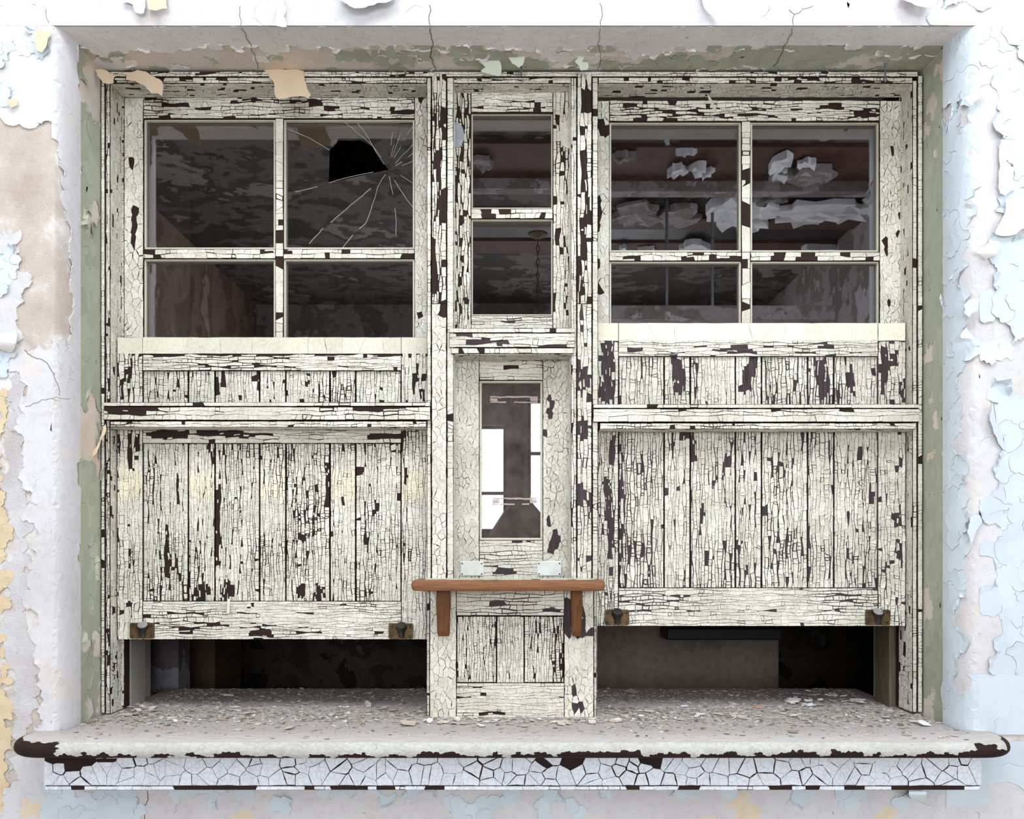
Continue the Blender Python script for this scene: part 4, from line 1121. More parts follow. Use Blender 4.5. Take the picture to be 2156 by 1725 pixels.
# ------------------------------------------------------------------ shutters
SHY = 0.030
def latch(parent, u0, v0, dusty):
    u1, v1 = u0+52, v0+33
    uc, vc = (u0+u1)/2, (v0+v1)/2
    Yp = SHY-0.0035
    k = (D+Yp)/F
    pts = []
    r = 4
    for (cx, cy, a0) in ((u1-r, v0+r, -90), (u1-r, v1-r, 0), (u0+r, v1-r, 90), (u0+r, v0+r, 180)):
        for q in range(4):
            a = math.radians(a0+30*q); p = P(cx+r*cos(a), cy+r*sin(a), Yp); pts.append((p[0], p[2]))
    mb = MB(); mb.prism(pts[::-1], Yp, SHY+0.001)
    pl = mb.build('latch', BRASS, parent); pl['label'] = 'small tarnished brass spring latch'
    # bolt housing, then the thumb piece on its bent stem
    mb = MB()
    c = P(uc+1, v1-4, Yp)
    cu, cv = (uc, v0+10)
    prof = [(v1-3, 6.5, 5.0), (v1-9, 6.5, 6.0), (v0+17, 8.0, 8.0), (v0+11, 12.0, 13.0), (v0+7, 12.5, 16.0), (v0+3, 10.0, 15.0)]
    n = 12; o = len(mb.v)
    for (v, ru, dp) in prof:
        for i in range(n):
            a = pi*i/(n-1)
            u = uc+1+ru*cos(a); dd = dp*sin(a)**0.8*k if sin(a) > 1e-6 else 0
            p = P(u, v, Yp); mb.v.append((p[0], Yp-dd, p[2]))
    for j in range(len(prof)-1):
        for i in range(n-1):
            mb.face([o+j*n+i, o+j*n+i+1, o+(j+1)*n+i+1, o+(j+1)*n+i])
    mb.face([o+i for i in range(n)]); mb.face([o+(len(prof)-1)*n+i for i in range(n)])
    mb.build('bolt_housing', IRON, pl, smooth=False)
    # round thumb piece, tilted up
    mb = MB()
    cc = Vector(P(uc+1, v0+4, Yp-0.013)); ax = Vector((0.05, -0.60, 0.80)).normalized()
    a = Vector((1, 0, 0)); b = ax.cross(a).normalized(); a = b.cross(ax)
    m = 18; o = len(mb.v)
    for (off, rr) in ((-0.003, 0.009), (-0.001, 0.0118), (0.001, 0.0118), (0.0024, 0.0095)):
        for i in range(m):
            q = cc+ax*off+(a*cos(2*pi*i/m)+b*sin(2*pi*i/m))*rr; mb.v.append(tuple(q))
    for j in range(3):
        for i in range(m):
            mb.face([o+j*m+i, o+j*m+(i+1) % m, o+(j+1)*m+(i+1) % m, o+(j+1)*m+i])
    mb.face([o+i for i in range(m)][::-1]); mb.face([o+3*m+i for i in range(m)])
    mb.build('thumb_knob', DUSTY if dusty else IRON, pl)
    for (uu, vv) in ((u0+6, v0+6), (u1-6, v0+6), (u0+6, v1-6), (u1-6, v1-6)):
        mb = MB(); p = P(uu, vv, Yp)
        mb.tube([(p[0], Yp+0.001, p[2]), (p[0], Yp-0.0012, p[2]), (p[0], Yp-0.0018, p[2])], [0.0028, 0.0028, 0.0012], 8)
        mb.build('screw', IRON, pl)
    return pl
CREAMY = lambda u, v: 0.55 if 985 < v < 1062 else 0.0
def warm_narrow(u, v):
    w = max(0.0, 1-abs(v-1022)/42.0)
    return min(1.0, 1.6*w)
def shutter(label, u0, uL, uR, u1, vt, v_top2, v_mid, v_bot, vb, joints, right, v_midrail=None):
    s = thing('sliding_shutter', label, 'shutter', P((u0+u1)/2, vb, SHY))
    wv, wh = (PLUM_V, PLUM_H) if right else (DARK_V, DARK_H)
    # stiles: smooth handled top, alligatored below
    sk = dict(sw=(4, 10), sl=(5, 20), miss=0.006, curl=0.0009)
    if right: sk.update(miss=0.03, curl=0.0018, loose=0.16)
    for (a, b) in ((u0, uL), (uR, u1)):
        o = board(s, 'stile', (a, vt, b, vb), SHY, 0.028, 'v', wood=wv, warmf=warm_narrow if not right else None,
                  isbare=lambda u, v: v < v_top2 or bare(u, v), **sk)
        c = MB(); SEED[0] += 1
        crackle(c, front(SHY), (a+0.5, vt+0.5, b-0.5, v_top2), cell=40, gap=0.4, h0=0.0005, curl=0.0, miss=0, isbare=None, seed=SEED[0], warmf=(lambda u, v: 0.45) if right else None, tintf=(lambda u, v: 1.5) if right else (lambda u, v: 0.55))
        p = c.build('smooth_paint', PAINT_S, o, fix=False); p['kind'] = 'stuff'
    o = board(s, 'top_rail', (uL, vt, uR, v_mid), SHY, 0.028, 'h', sw=(3.5, 8), sl=(8, 36), miss=0.03, curl=0.0014, loose=0.14, wood=wh, isbare=lambda u, v: v < v_top2 or bare(u, v))
    c = MB(); SEED[0] += 1
    crackle(c, front(SHY), (uL+0.5, vt+0.5, uR-0.5, v_top2), cell=38, gap=0.35, h0=0.0005, curl=0.0, miss=0, isbare=None, seed=SEED[0], warmf=(lambda u, v: 0.45) if right else None, tintf=(lambda u, v: 1.5) if right else (lambda u, v: 0.55))
    p = c.build('smooth_paint', PAINT_S, o, fix=False); p['kind'] = 'stuff'
    pb = v_midrail[0] if v_midrail else v_bot
    def planks(va, vb_):
        for i in range(len(joints)-1):
            a, b = joints[i], joints[i+1]
            narrow = (b-a) < 70
            kw = dict(sw=(3.6, 9.5), sl=(4, 19), miss=0.008, curl=0.0008, gap=0.9)
            if right: kw.update(miss=0.012, curl=0.0020, loose=0.22, gap=1.15, sl=(6, 32))
            elif not narrow and va > 880: kw.update(miss=0.012, gap=1.0)
            if narrow and not right: kw.update(miss=0.003, gap=0.75)
            if va < 880 and not right: kw.update(miss=0.03, loose=0.14)
            dY = 0.006+(0.0 if narrow else 0.0015)
            board(s, 'plank', (a+0.8, va, b-0.8, vb_), SHY+dY, 0.016, 'v', wood=(PLUM_V if right else DARK_V), warmf=warm_narrow if (narrow and not right) else None, **kw)
    if v_midrail:
        planks(v_mid, v_midrail[0])
        board(s, 'middle_rail', (uL, v_midrail[0], uR, v_midrail[1]), SHY, 0.028, 'h', sw=(4, 10), sl=(8, 34), miss=0.04, curl=0.0014, loose=0.12, wood=wh)
        planks(v_midrail[1], v_bot)
    else:
        planks(v_mid, v_midr2[0])
        board(s, 'middle_rail', (uL, v_midr2[0], uR, v_midr2[1]), SHY, 0.028, 'h', sw=(4, 10), sl=(8, 34), miss=0.05, wood=wh)
        planks(v_midr2[1], v_bot)
    board(s, 'bottom_rail', (uL, v_bot, uR, vb), SHY, 0.028, 'h', mode='strip', sw=(4, 10), sl=(6, 28), miss=0.002 if right else 0.008, curl=0.0008, wood=wh, gap=0.85)
    return s
v_midr2 = (868, 903)
JL = [301, 397, 453, 547, 602, 695, 749, 845]
JR = [1302, 1398, 1453, 1548, 1603, 1700, 1755, 1848]
sh1 = shutter('left sliding plank shutter raised a hand above the counter', 247, 301, 845, 905, 710, 745, 781, 1266, 1347, JL, False, (872, 934))
sh2 = shutter('right sliding plank shutter with curling paint over plum wood', 1254, 1302, 1848, 1906, 680, 718, 751, 1238, 1319, JR, True, None)
latch(sh1, 273, 1312, True); latch(sh1, 818, 1313, False)
latch(sh2, 1273, 1284, False); latch(sh2, 1822, 1284, True)

# ------------------------------------------------------------------ pedestal panel under the ticket sash
pp = thing('counter_panel', 'short plank panel standing on the counter below the ticket shelf', 'panel', P(1078, 1513, -0.03))
PY = -0.030
board(pp, 'edge_strip', (898, 1242, 905, 1511), PY+0.012, 0.06, 'v', sw=(6, 8), sl=(5, 22), miss=0.06)
board(pp, 'edge_strip', (1250, 1242, 1256, 1511), PY+0.012, 0.06, 'v', sw=(5, 8), sl=(5, 22), miss=0.10, sides='r')
board(pp, 'stile', (905, 1242, 961, 1513), PY, 0.05, 'v', mode='crackle', cell=9, aspect=2.0, gap=0.9, miss=0.004)
board(pp, 'stile', (1188, 1242, 1250, 1513), PY, 0.05, 'v', mode='crackle', cell=9, aspect=1.9, gap=0.9, miss=0.006, wood=PLUM_V)
board(pp, 'top_rail', (961, 1242, 1188, 1297), PY, 0.05, 'h', sw=(6, 13), sl=(10, 50), miss=0.01, curl=0.0014, gap=1.3, wood=PLUM_H)
board(pp, 'plank', (962, 1298, 1045, 1437), PY+0.005, 0.03, 'v', sw=(3.4, 7.5), sl=(4, 16), miss=0.004, gap=0.75)
board(pp, 'plank', (1046, 1298, 1103, 1438), PY+0.004, 0.03, 'v', sw=(4, 6.5), sl=(4, 14), miss=0.0, gap=0.5)
board(pp, 'plank', (1104, 1298, 1187, 1437), PY+0.005, 0.03, 'v', sw=(3.6, 8), sl=(4, 18), miss=0.01, gap=0.9)
board(pp, 'bottom_rail', (961, 1438, 1188, 1513), PY, 0.05, 'h', sw=(5, 10), sl=(8, 36), miss=0.005, gap=1.0)

# ------------------------------------------------------------------ ticket shelf
ts = thing('ticket_shelf', 'narrow bare oak shelf on two brackets below the small ticket pane', 'shelf', P(1070, 1245, -0.07))
YF = -0.112
a, b = P(865, 1222, YF), P(1275, 1245, YF)
mb = MB()
zc = (a[2]+b[2])/2; rz = (a[2]-b[2])/2
prof = [(-rz*cos(t)*0.999 if False else rz*sin(t), rz*(1-cos(t))*0.6) for t in []]
sec = []
for i in range(9):
    t = -pi/2+pi*i/8
    sec.append((zc+rz*sin(t), YF+0.006-0.006*cos(t)))
sec = sec+[(a[2], -0.008), (b[2], -0.008)]
xs = [a[0]+(0.012*(1-sqrt(max(0, 1-(1-i/5)**2)))) for i in range(6)]
stations = [(a[0]+0.012*(i/5), sqrt(1-(1-i/5)**2)*0.55+0.45) for i in range(6)]+[(b[0]-0.012*(1-i/5), sqrt(1-(i/5)**2)*0.55+0.45) for i in range(6)]
n = len(sec); o = len(mb.v)
for (x, f) in stations:
    for (z, y) in sec:
        mb.v.append((x, y if y > -0.05 else YF+(y-YF)+(1-f)*0.02, zc+(z-zc)*f))
for j in range(len(stations)-1):
    for i in range(n):
        k = (i+1) % n
        mb.face([o+j*n+i, o+j*n+k, o+(j+1)*n+k, o+(j+1)*n+i])
mb.face([o+i for i in range(n)][::-1]); mb.face([o+(len(stations)-1)*n+i for i in range(n)])
so = mb.build('shelf_board', OAK_H, ts)
c = MB(); SEED[0] += 1
crackle(c, lambda u, v, h: ((u-CX)*KW, v*0.001, a[2]+0.0001+h), (885, -100, 1265, -12), cell=16, gap=1.2, miss=0.15, isbare=None, seed=SEED[0], tintf=lambda u, v: 0.4)
p = c.build('cracked_paint', PAINT_H, so, fix=False); p['kind'] = 'stuff'
for (u0, u1) in ((919, 947), (1203, 1226)):
    q0, q1 = P(u0, 1245, -0.052), P(u1, 1341, -0.052)
    mb = MB()
    w = q1[0]-q0[0]
    rows = [(q0[2], 0, -0.056), (q0[2]-0.03, -0.0012, -0.054), (q0[2]-0.06, 0.0004, -0.050), (q1[2]+0.012, 0.001, -0.046), (q1[2], 0.0025, -0.040)]
    o = len(mb.v)
    for (z, ins, yf) in rows:
        mb.v += [(q0[0]+ins, yf+0.003, z), (q0[0]+ins+0.003, yf, z), (q1[0]-ins-0.003, yf, z), (q1[0]-ins, yf+0.003, z), (q1[0]-ins, -0.030, z), (q0[0]+ins, -0.030, z)]
    for j in range(len(rows)-1):
        for i in range(6):
            k = (i+1) % 6
            mb.face([o+j*6+i, o+j*6+k, o+(j+1)*6+k, o+(j+1)*6+i])
    mb.face([o+i for i in range(6)]); mb.face([o+(len(rows)-1)*6+i for i in range(6)][::-1])
    mb.build('bracket', OAK_V, ts)

# ------------------------------------------------------------------ counter sill with its apron
cs = thing('counter_sill', 'long dusty white counter sill with rounded nosing and crackled pale blue apron', 'counter', (0, -0.3, SILL_Z-0.1))
SX = 1.062; YSF = -0.318; TS = 0.034
def outline(inset):
    # plan of the slab, front corners rounded; inset pulls the visible edges in
    r = 0.07
    pts = []
    f = YSF+inset; e = SX-inset
    for i in range(9):
        t = pi/2*i/8
        pts.append((-e+r*(1-sin(t)) if False else -(e-r)-r*cos(t), f+r-r*sin(t)))
    for i in range(9):
        t = pi/2*i/8
        pts.append(((e-r)+r*sin(t), f+r-r*cos(t)))
    return pts
mb = MB()
levels = []
rr = TS/2
for i in range(9):
    t = pi/2-pi*i/8
    levels.append((SILL_Z-rr+rr*sin(t), (rr*(1-cos(t)))*0.75))
o = len(mb.v); n = 18+2
for (z, ins) in levels:
    ol = outline(ins)
    for p in ol: mb.v.append((p[0], p[1], z))
    mb.v.append((SX-ins, YW, z)); mb.v.append((-SX+ins, YW, z))
for j in range(len(levels)-1):
    for i in range(n-1):
        mb.face([o+j*n+i, o+j*n+i+1, o+(j+1)*n+i+1, o+(j+1)*n+i], 1)
    mb.face([o+j*n+n-1, o+j*n, o+(j+1)*n, o+(j+1)*n+n-1], 1)
mb.face([o+i for i in range(n)], 0)
mb.face([o+(len(levels)-1)*n+i for i in range(n)][::-1], 1)
# the slab goes on through the wall into the office
mb.box((-0.985, YW, SILL_Z-TS), (0.985, 0.40, SILL_Z-0.0002), 0)
slab = mb.build('counter_slab', [SILLTOP, DARK_H], cs)
# white paint on the nosing, in ragged pieces over bare wood
def nose_pt(u, v, h):
    # u: px along, v: 0..100 around the nose from the top edge to the bottom edge
    t = pi/2-pi*(v/100.0)
    z = SILL_Z-rr+rr*sin(t); ins = rr*(1-cos(t))*0.75
    x = (u-CX)*(D+YSF)/F
    r = 0.07; f = YSF+ins; e = SX-ins
    y = f
    xa = abs(x)
    if xa > e-r:
        # follow the rounded corner
        ang = min((xa-(e-r))/r, pi/2*0.98)
        X = (e-r)+(r+h)*sin(ang); y = f+r-(r+h)*cos(ang)
        return (X if x > 0 else -X, y-h*0.1*cos(t), z+h*0.4*sin(t))
    return (x, y-h*cos(t), z+h*sin(t))
def keep_n(u, v):
    if u < 118: return v < 12 and vnoise(u*0.08, v*0.1, 3) > 0.35
    if u > 2055 and 20 < v < 52 and u < 2100: return False
    if 1175 < u < 1350: return v < 44+14*vnoise(u*0.06, 0.3, 5)
    if 200 < u < 760: return v < 62+20*(vnoise(u*0.05, 2.0, 5)-0.5) or vnoise(u*0.03, v*0.05, 9) > 0.66
    if u > 1995: return v < 50+24*(vnoise(u*0.06, 1.0, 6)-0.5)
    return v < 66+40*(vnoise(u*0.045, 1.0, 6)-0.5)
flakes(nose_pt, (30, -4, 2130, 100), 9.5, keep_n, 61, h0=0.0006, th=0.0007, curl=0.0009, crack=0.03, gap=0.3, amp=0.7, mat=PAINT_N, parent=slab, name='nosing_paint', levels=1)
YA = -0.268
board(cs, 'apron', (93, 1589, 2066, 1655), YA, abs(YA-YW), 'h', mode='crackle', paint=PAINT_B, wood=DARK_H, cell=24, aspect=0.9, gap=2.0, h0=0.0008, curl=0.0016, miss=0.004, big=0.25)
board(cs, 'apron_lip', (95, 1655, 2062, 1664), YA-0.004, 0.06, 'h', mode='strip', paint=PAINT_B, wood=DARK_H, sw=(8, 10), sl=(10, 50), patch=0.24, miss=0.10, isbare=lambda u, v: (140 < u < 180) or (350 < u < 530) or (1900 < u < 2010) and vnoise(u*0.05, 1, 3) > 0.2)

# ------------------------------------------------------------------ litter of paint on the counter
deb = MB(); rd = random.Random(5)
def scrap(mb, x, y, z, r, tint, warm, rd, flat=0.25, lift=0.3):
    n = rd.choice((3, 4, 4, 5, 6)); a0 = rd.random()*6.28; el = 0.35+0.6*rd.random()
    tx, ty = (rd.random()-0.5)*flat, (rd.random()-0.5)*flat
    ca, sa = cos(a0), sin(a0)
    pts = []
    for i in range(n):
        a = 2*pi*i/n+(rd.random()-0.5)*0.7; q = r*(0.75+0.5*rd.random())
        px_, py_ = q*cos(a), q*sin(a)*el
        pts.append((px_*ca-py_*sa, px_*sa+py_*ca))
    zmin = min(tx*p[0]+ty*p[1] for p in pts)
    o = len(mb.v)
    cv = r*lift*(rd.random()-0.3)
    mb.v.append((x, y, z-zmin+max(0, -cv)*0.3+0.0003))
    for p in pts: mb.v.append((x+p[0], y+p[1], z+tx*p[0]+ty*p[1]-zmin+max(0, cv)*rd.random()+0.0005))
    for p in pts: mb.v.append((x+p[0], y+p[1], z+tx*p[0]+ty*p[1]-zmin))
    for i in range(n):
        j = (i+1) % n
        mb.face([o, o+1+i, o+1+j], 0, tint, warm)
        mb.face([o+1+i, o+1+n+i, o+1+n+j, o+1+j], 0, tint*0.8, warm)
def on_sill(x, y):
    if y < -0.13: return abs(x) < SX-0.05 and y > YSF+0.025 and not (abs(x) > SX-0.09 and y < YSF+0.09)
    if PY-0.004 < y < 0.03 and -0.21 < x < 0.21: return False
    if -0.004 < y < 0.10: return abs(x) < 0.965
    return abs(x) < 0.955 if y > 0 else abs(x) < 0.985
cnt = 0
while cnt < 15000:
    x = (rd.random()*2-1)*1.05; y = YSF+0.02+rd.random()*0.70
    if not on_sill(x, y): continue
    dens = exp(-((y+0.02)/0.085)**2)*1.0+0.22*exp(-((y-0.2)/0.2)**2)+0.10
    if y < -0.25: dens *= 0.5
    if x > 0.2: dens *= 1.25
    if x < -0.75: dens *= 1.5
    if rd.random() > dens: continue
    r = 0.0013+0.0075*rd.random()**4
    dk = rd.random()
    t = 0.32+0.40*rd.random() if dk > 0.2 else 0.05+0.2*rd.random()
    if rd.random() < 0.03: t = 1.0
    scrap(deb, x, y, SILL_Z, r, t, 0.5 if rd.random() < 0.06 else 0.0, rd, 0.4)
    cnt += 1
d_ = deb.build('paint_debris', DEBRIS, None, fix=False)
tag(d_, 'fine crumbs of fallen paint scattered over the whole counter sill', 'debris', kind='stuff')
def big_chip(u, v, r, tint, warm, label, group=None, mat=None, seed=0, lift=0.5):
    k = (EYE-SILL_Z)/(v-CY)          # ray meets the sill
    y = k*F-D; x = (u-CX)*k
    mb = MB(); rq = random.Random(seed+int(u)*7+int(v))
    scrap(mb, x, y, SILL_Z+0.0015, r, tint, warm, rq, 0.35, lift)
    o = mb.build('paint_chip', mat or DEBRIS, None, fix=False)
    cx, cy = x, y
    for vtx in o.data.vertices: vtx.co.x -= cx; vtx.co.y -= cy; vtx.co.z -= SILL_Z
    o.location = (cx, cy, SILL_Z)
    tag(o, label, 'paint chip', group)
big_chip(905, 1522, 0.016, 1.0, 0, 'crumpled white paint chip at the foot of the panel, left corner')
big_chip(928, 1524, 0.020, 0.82, 0, 'flat pale chip beside the crumpled white chip')
big_chip(1475, 1507, 0.020, 1.0, 0, 'curled white chip right of the panel on the front counter')
big_chip(1513, 1506, 0.016, 0.75, 0, 'greenish chip next to the curled white chip')
big_chip(1866, 1514, 0.015, 1.0, 0, 'bright white chip in front of the right jamb')
big_chip(1830, 1530, 0.012, 1.0, 0, 'white chip with a lifted corner near the right front of the counter')
big_chip(770/2.875+0, 1507, 0.020, 0.72, 0, 'pale green chip at the foot of the left casing')
big_chip(775, 1487, 0.028, 0.55, 0, 'broad grey flake left of the panel')
big_chip(860, 1527, 0.024, 0.7, 0.35, 'pinkish flake in front of the panel, left')
big_chip(610, 1535, 0.028, 0.66, 0.1, 'wide dull flake on the front of the counter, left half')
big_chip(1330, 1460, 0.024, 0.5, 0.2, 'grey flake at the back of the counter just right of the panel')
big_chip(1668, 1543, 0.013, 0.15, 0.3, 'brown sliver on the front of the counter, right half')
big_chip(1480, 1556-20, 0.010, 0.1, 0.1, 'dark speckled chip on the front of the counter')
big_chip(1600, 1491, 0.014, 0.35, 0.9, 'tan chip lying before the back edge, right bay')
big_chip(480, 1468, 0.026, 0.5, 0.3, 'tan grey flake near the back edge, left bay')
big_chip(1010, 1530, 0.020, 0.9, 0, 'pale chip in front of the panel, centre')
big_chip(1295, 1520, 0.018, 0.85, 0.05, 'ivory chip at the foot of the panel, right corner')
big_chip(1945, 1528, 0.018, 0.95, 0, 'white chip in the corner below the right casing')
big_chip(1925, 1522, 0.02, 0.8, 0.2, 'ivory chip in the corner below the right casing')
big_chip(1440, 1489, 0.012, 1.0, 0, 'small white chip at the back of the right bay near the panel')
ORD = ['first','second','third','fourth','fifth','sixth','seventh','eighth','ninth','tenth','eleventh','twelfth','thirteenth','fourteenth','fifteenth','sixteenth','seventeenth','eighteenth','nineteenth','twentieth',
       'twenty-first','twenty-second','twenty-third','twenty-fourth','twenty-fifth','twenty-sixth','twenty-seventh','twenty-eighth','twenty-ninth','thirtieth']
def chip_row(n, ur, vr, rr_, tr, wf, noun, where, group, seed):
    L = sorted((ur[0]+rd.random()*(ur[1]-ur[0]), vr[0]+rd.random()*(vr[1]-vr[0]), rr_[0]+rd.random()*(rr_[1]-rr_[0]), tr[0]+rd.random()*(tr[1]-tr[0])) for _ in range(n))
    for i, (u, v, r, t) in enumerate(L):
        w = wf*rd.random()
        size = 'small' if r < rr_[0]*0.6+rr_[1]*0.4 else 'larger'
        big_chip(u, v, r, t, w, '%s %s chip %s, %s from left' % (size, noun, where, ORD[i]), group, seed=seed+i)
chip_row(24, (1658, 1758), (1459, 1488), (0.010, 0.022), (0.88, 1.0), 0.0, 'white', 'in the right bay heap', 'heap of white chips in the right bay', 0)
chip_row(14, (1775, 1822), (1462, 1486), (0.009, 0.020), (0.7, 1.0), 0.4, 'pale', 'in the heap against the right inner jamb', 'small heap of chips by the right jamb', 40)
chip_row(18, (262, 342), (1484, 1508), (0.008, 0.020), (0.4, 0.9), 0.1, 'grey', 'at the foot of the left inner jamb', 'chips by the left jamb', 80)
chip_row(28, (930, 1262), (1516, 1527), (0.006, 0.016), (0.6, 0.95), 0.15, 'cream', 'along the foot of the plank panel', 'chips below the plank panel', 120)
chip_row(30, (1275, 1910), (1494, 1518), (0.006, 0.016), (0.45, 0.95), 0.2, 'cream', 'on the counter under the right shutter', 'chips under the right shutter', 160)
chip_row(24, (330, 890), (1490, 1520), (0.006, 0.015), (0.4, 0.9), 0.2, 'dull', 'on the counter under the left shutter', 'chips under the left shutter', 200)

# ------------------------------------------------------------------ nails in the soffit
for (u, v0, v1, lb) in ((1097, 131, 160, 'bent grey nail sticking down from the soffit above the middle sash'), (1863, 133, 166, 'grey eye hook hanging from the soffit at the right')):
    k = (ZS-EYE)/(CY-v0); y = k*F-D
    x = (u-CX)*k
    z1 = EYE+(CY-v1)*k
    nl = thing('soffit_nail', lb, 'nail', (x, y, ZS))
    mb = MB(); mb.tube([(x, y, ZS+0.002), (x+0.001, y, (ZS+z1)/2), (x, y-0.002, z1)], 0.0022, 8); mb.build('shank', STEEL, nl)
    mb = MB()
    pts = [(x+0.004*cos(t), y-0.002, z1-0.004+0.004*sin(t)) for t in [2*pi*i/10 for i in range(11)]] if u > 1500 else [(x, y-0.002, z1), (x+0.001, y-0.006, z1-0.003)]
    mb.tube(pts, 0.0018, 6); mb.build('hook_end', STEEL, nl)
# loose splinters caught on the frame
for (pts, w, lb) in (([(1488, 196), (1494, 203), (1512, 240), (1506, 241), (1492, 210)], 3, 'pale paint splinter leaning against the head of the right sash'), ([(478, 1261), (484, 1262), (482, 1293), (477, 1292)], 3, 'white paint sliver standing on the lower rail of the left shutter'),
                     ([(283, 288), (296, 278), (297, 281), (285, 290)], 3, 'thin yellowish sliver stuck to the left sash stile')):
    yy = -0.02 if pts[0][0] == 1488 else (SHY-0.008 if pts[0][0] == 478 else SY-0.006)
    o = sheet('paint_splinter', pts, lambda u, v, yy=yy: yy+(0.0012*(v-196) if yy == -0.02 else 0), PAINT_S, None, jamp=0.1, th=0.002, label=lb)
    o['category'] = 'paint splinter'

# ------------------------------------------------------------------ the dark ticket office behind
OB = 1.75
mb = MB()
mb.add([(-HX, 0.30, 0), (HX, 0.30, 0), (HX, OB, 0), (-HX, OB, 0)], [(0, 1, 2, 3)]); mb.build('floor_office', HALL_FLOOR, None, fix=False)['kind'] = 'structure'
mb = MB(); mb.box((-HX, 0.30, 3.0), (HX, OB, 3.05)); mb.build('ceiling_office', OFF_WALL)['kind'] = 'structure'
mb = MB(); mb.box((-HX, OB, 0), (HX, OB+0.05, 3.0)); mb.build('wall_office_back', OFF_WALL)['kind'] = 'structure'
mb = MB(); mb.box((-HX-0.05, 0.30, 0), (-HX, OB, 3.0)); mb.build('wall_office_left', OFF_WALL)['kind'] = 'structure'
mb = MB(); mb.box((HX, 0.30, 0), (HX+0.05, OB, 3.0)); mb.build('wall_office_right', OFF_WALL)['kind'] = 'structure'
def px_box(u0, u1, Y, thick, z0, z1, name, mat, parent=None):
    a = P(u0, CY, Y); b = P(u1, CY, Y)
    mb = MB(); mb.box((a[0], Y, z0), (b[0], Y+thick, z1), 0, 0.003)
    return mb.build(name, mat, parent)
pier = structure('wall_office_pier', (0, 0, 0)); px_box(262, 375, 0.52, 0.1, 0, 2.9, 'pier_plaster', HALL_WALL, pier)
cab = thing('cupboard', 'plain brown cupboard side seen in the gap under the left shutter', 'cupboard', P(420, 1450, 0.9))
px_box(370, 452, 0.9, 0.3, 0, 1.9, 'body', OFF_BROWN, cab)
part = structure('wall_partition', (0, 0, 0)); px_box(1250, 1640, 1.0, 0.06, 0, 1.22, 'panel', OFF_BEIGE, part)
shf = thing('wall_shelf', 'black shelf edge seen in the gap under the right shutter', 'shelf', P(1450, 1340, 0.8))
a = P(1400, 1322, 0.9); b = P(1640, 1345, 0.9)
mb = MB(); mb.box((a[0], 0.86, b[2]), (b[0], 1.0, a[2]), 0, 0.003); mb.build('shelf_board', BLACK, shf)


# ------------------------------------------------------------------ the hall behind the camera (seen mirrored in the glass)
mb = MB(); mb.add([(-HX, HB, 0), (HX, HB, 0), (HX, YW, 0), (-HX, YW, 0)], [(0, 1, 2, 3)]); mb.build('floor', HALL_FLOOR, None, fix=False)['kind'] = 'structure'
ce = structure('ceiling'); mb = MB()
for (xa, ya, xb, yb) in ((-HX, HB, HX, -2.82), (-HX, -1.08, HX, YW), (-HX, -2.82, -1.62, -1.08), (1.82, -2.82, HX, -1.08)):
    mb.box((xa, ya, HZ), (xb, yb, HZ+0.1))
mb.build('ceiling_plaster', HALL_CEIL, ce)
def holed(name, mk, us, zs, holes, th, mat, frame=None):
    """a wall with real window openings; mk(u, d, z) -> point, d is depth into the wall"""
    U = sorted(set([us[0], us[1]]+[h[0] for h in holes]+[h[2] for h in holes])); Z = sorted(set([zs[0], zs[1]]+[h[1] for h in holes]+[h[3] for h in holes]))
    root = structure(name); mb = MB()
    for i in range(len(U)-1):
        for j in range(len(Z)-1):
            um, zm = (U[i]+U[i+1])/2, (Z[j]+Z[j+1])/2
            if any(h[0] < um < h[2] and h[1] < zm < h[3] for h in holes): continue
            mb.box(mk(U[i], 0, Z[j]), mk(U[i+1], th, Z[j+1]))
    mb.build('wall_plaster', mat, root)
    return root
wb = holed('wall_back', lambda u, d, z: (u, HB-d, z), (-HX, HX), (0, HZ), [(-1.84, 1.6, -0.06, 2.75), (0.17, 1.3, 1.79, 3.03)], 0.12, HALL_WALL)
wl = holed('wall_left', lambda u, d, z: (-HX-d, u, z), (HB, YW), (0, HZ), [(-3.6, 1.6, -1.0, 3.8)], 0.12, HALL_SIDE)
wr = holed('wall_right', lambda u, d, z: (HX+d, u, z), (HB, YW), (0, HZ), [(-3.8, 1.6, -1.2, 3.8)], 0.12, HALL_WALL)
FRAME = flat_paint('brown_window_frame', rgb(86, 66, 56), rgb(104, 82, 70), 10)
def hall_window(name, u0, z0, u1, z1, mk, rails):
    w = structure(name)
    mb = MB(); t = 0.035
    for (a, b, c, d) in ((u0, z0, u1, z0+t), (u0, z1-t, u1, z1), (u0, z0, u0+t, z1), (u1-t, z0, u1, z1)): mb.box(mk(a, 0.04, b), mk(c, 0.09, d))
    mb.build('window_frame', FRAME, w)
    for r in rails:
        mb = MB(); mb.box(mk(u0, 0.045, r-0.018), mk(u1, 0.085, r+0.018)); mb.build('meeting_rail', FRAME, w)
hall_window('window_2', -1.84, 1.6, -0.06, 2.75, lambda u, d, z: (u, HB-d, z), [2.02])
hall_window('window_3', 0.17, 1.3, 1.79, 3.03, lambda u, d, z: (u, HB-d, z), [2.45])
hall_window('unseen_window_left', -3.6, 1.6, -1.0, 3.8, lambda u, d, z: (-HX-d, u, z), [2.7])  # unseen opening added around the left side light
hall_window('unseen_window_right', -3.8, 1.6, -1.2, 3.8, lambda u, d, z: (HX+d, u, z), [2.7])  # unseen opening added around the right side light
hall_window('unseen_skylight', -1.62, -2.82, 1.82, -1.08, lambda u, d, z: (u, z, HZ+d), [-1.95])  # unseen roof opening added around the top light
pl_ = thing('wall_post', 'brown post between two bright windows mirrored in the ticket pane', 'post', (0.06, HB+0.1, 0))
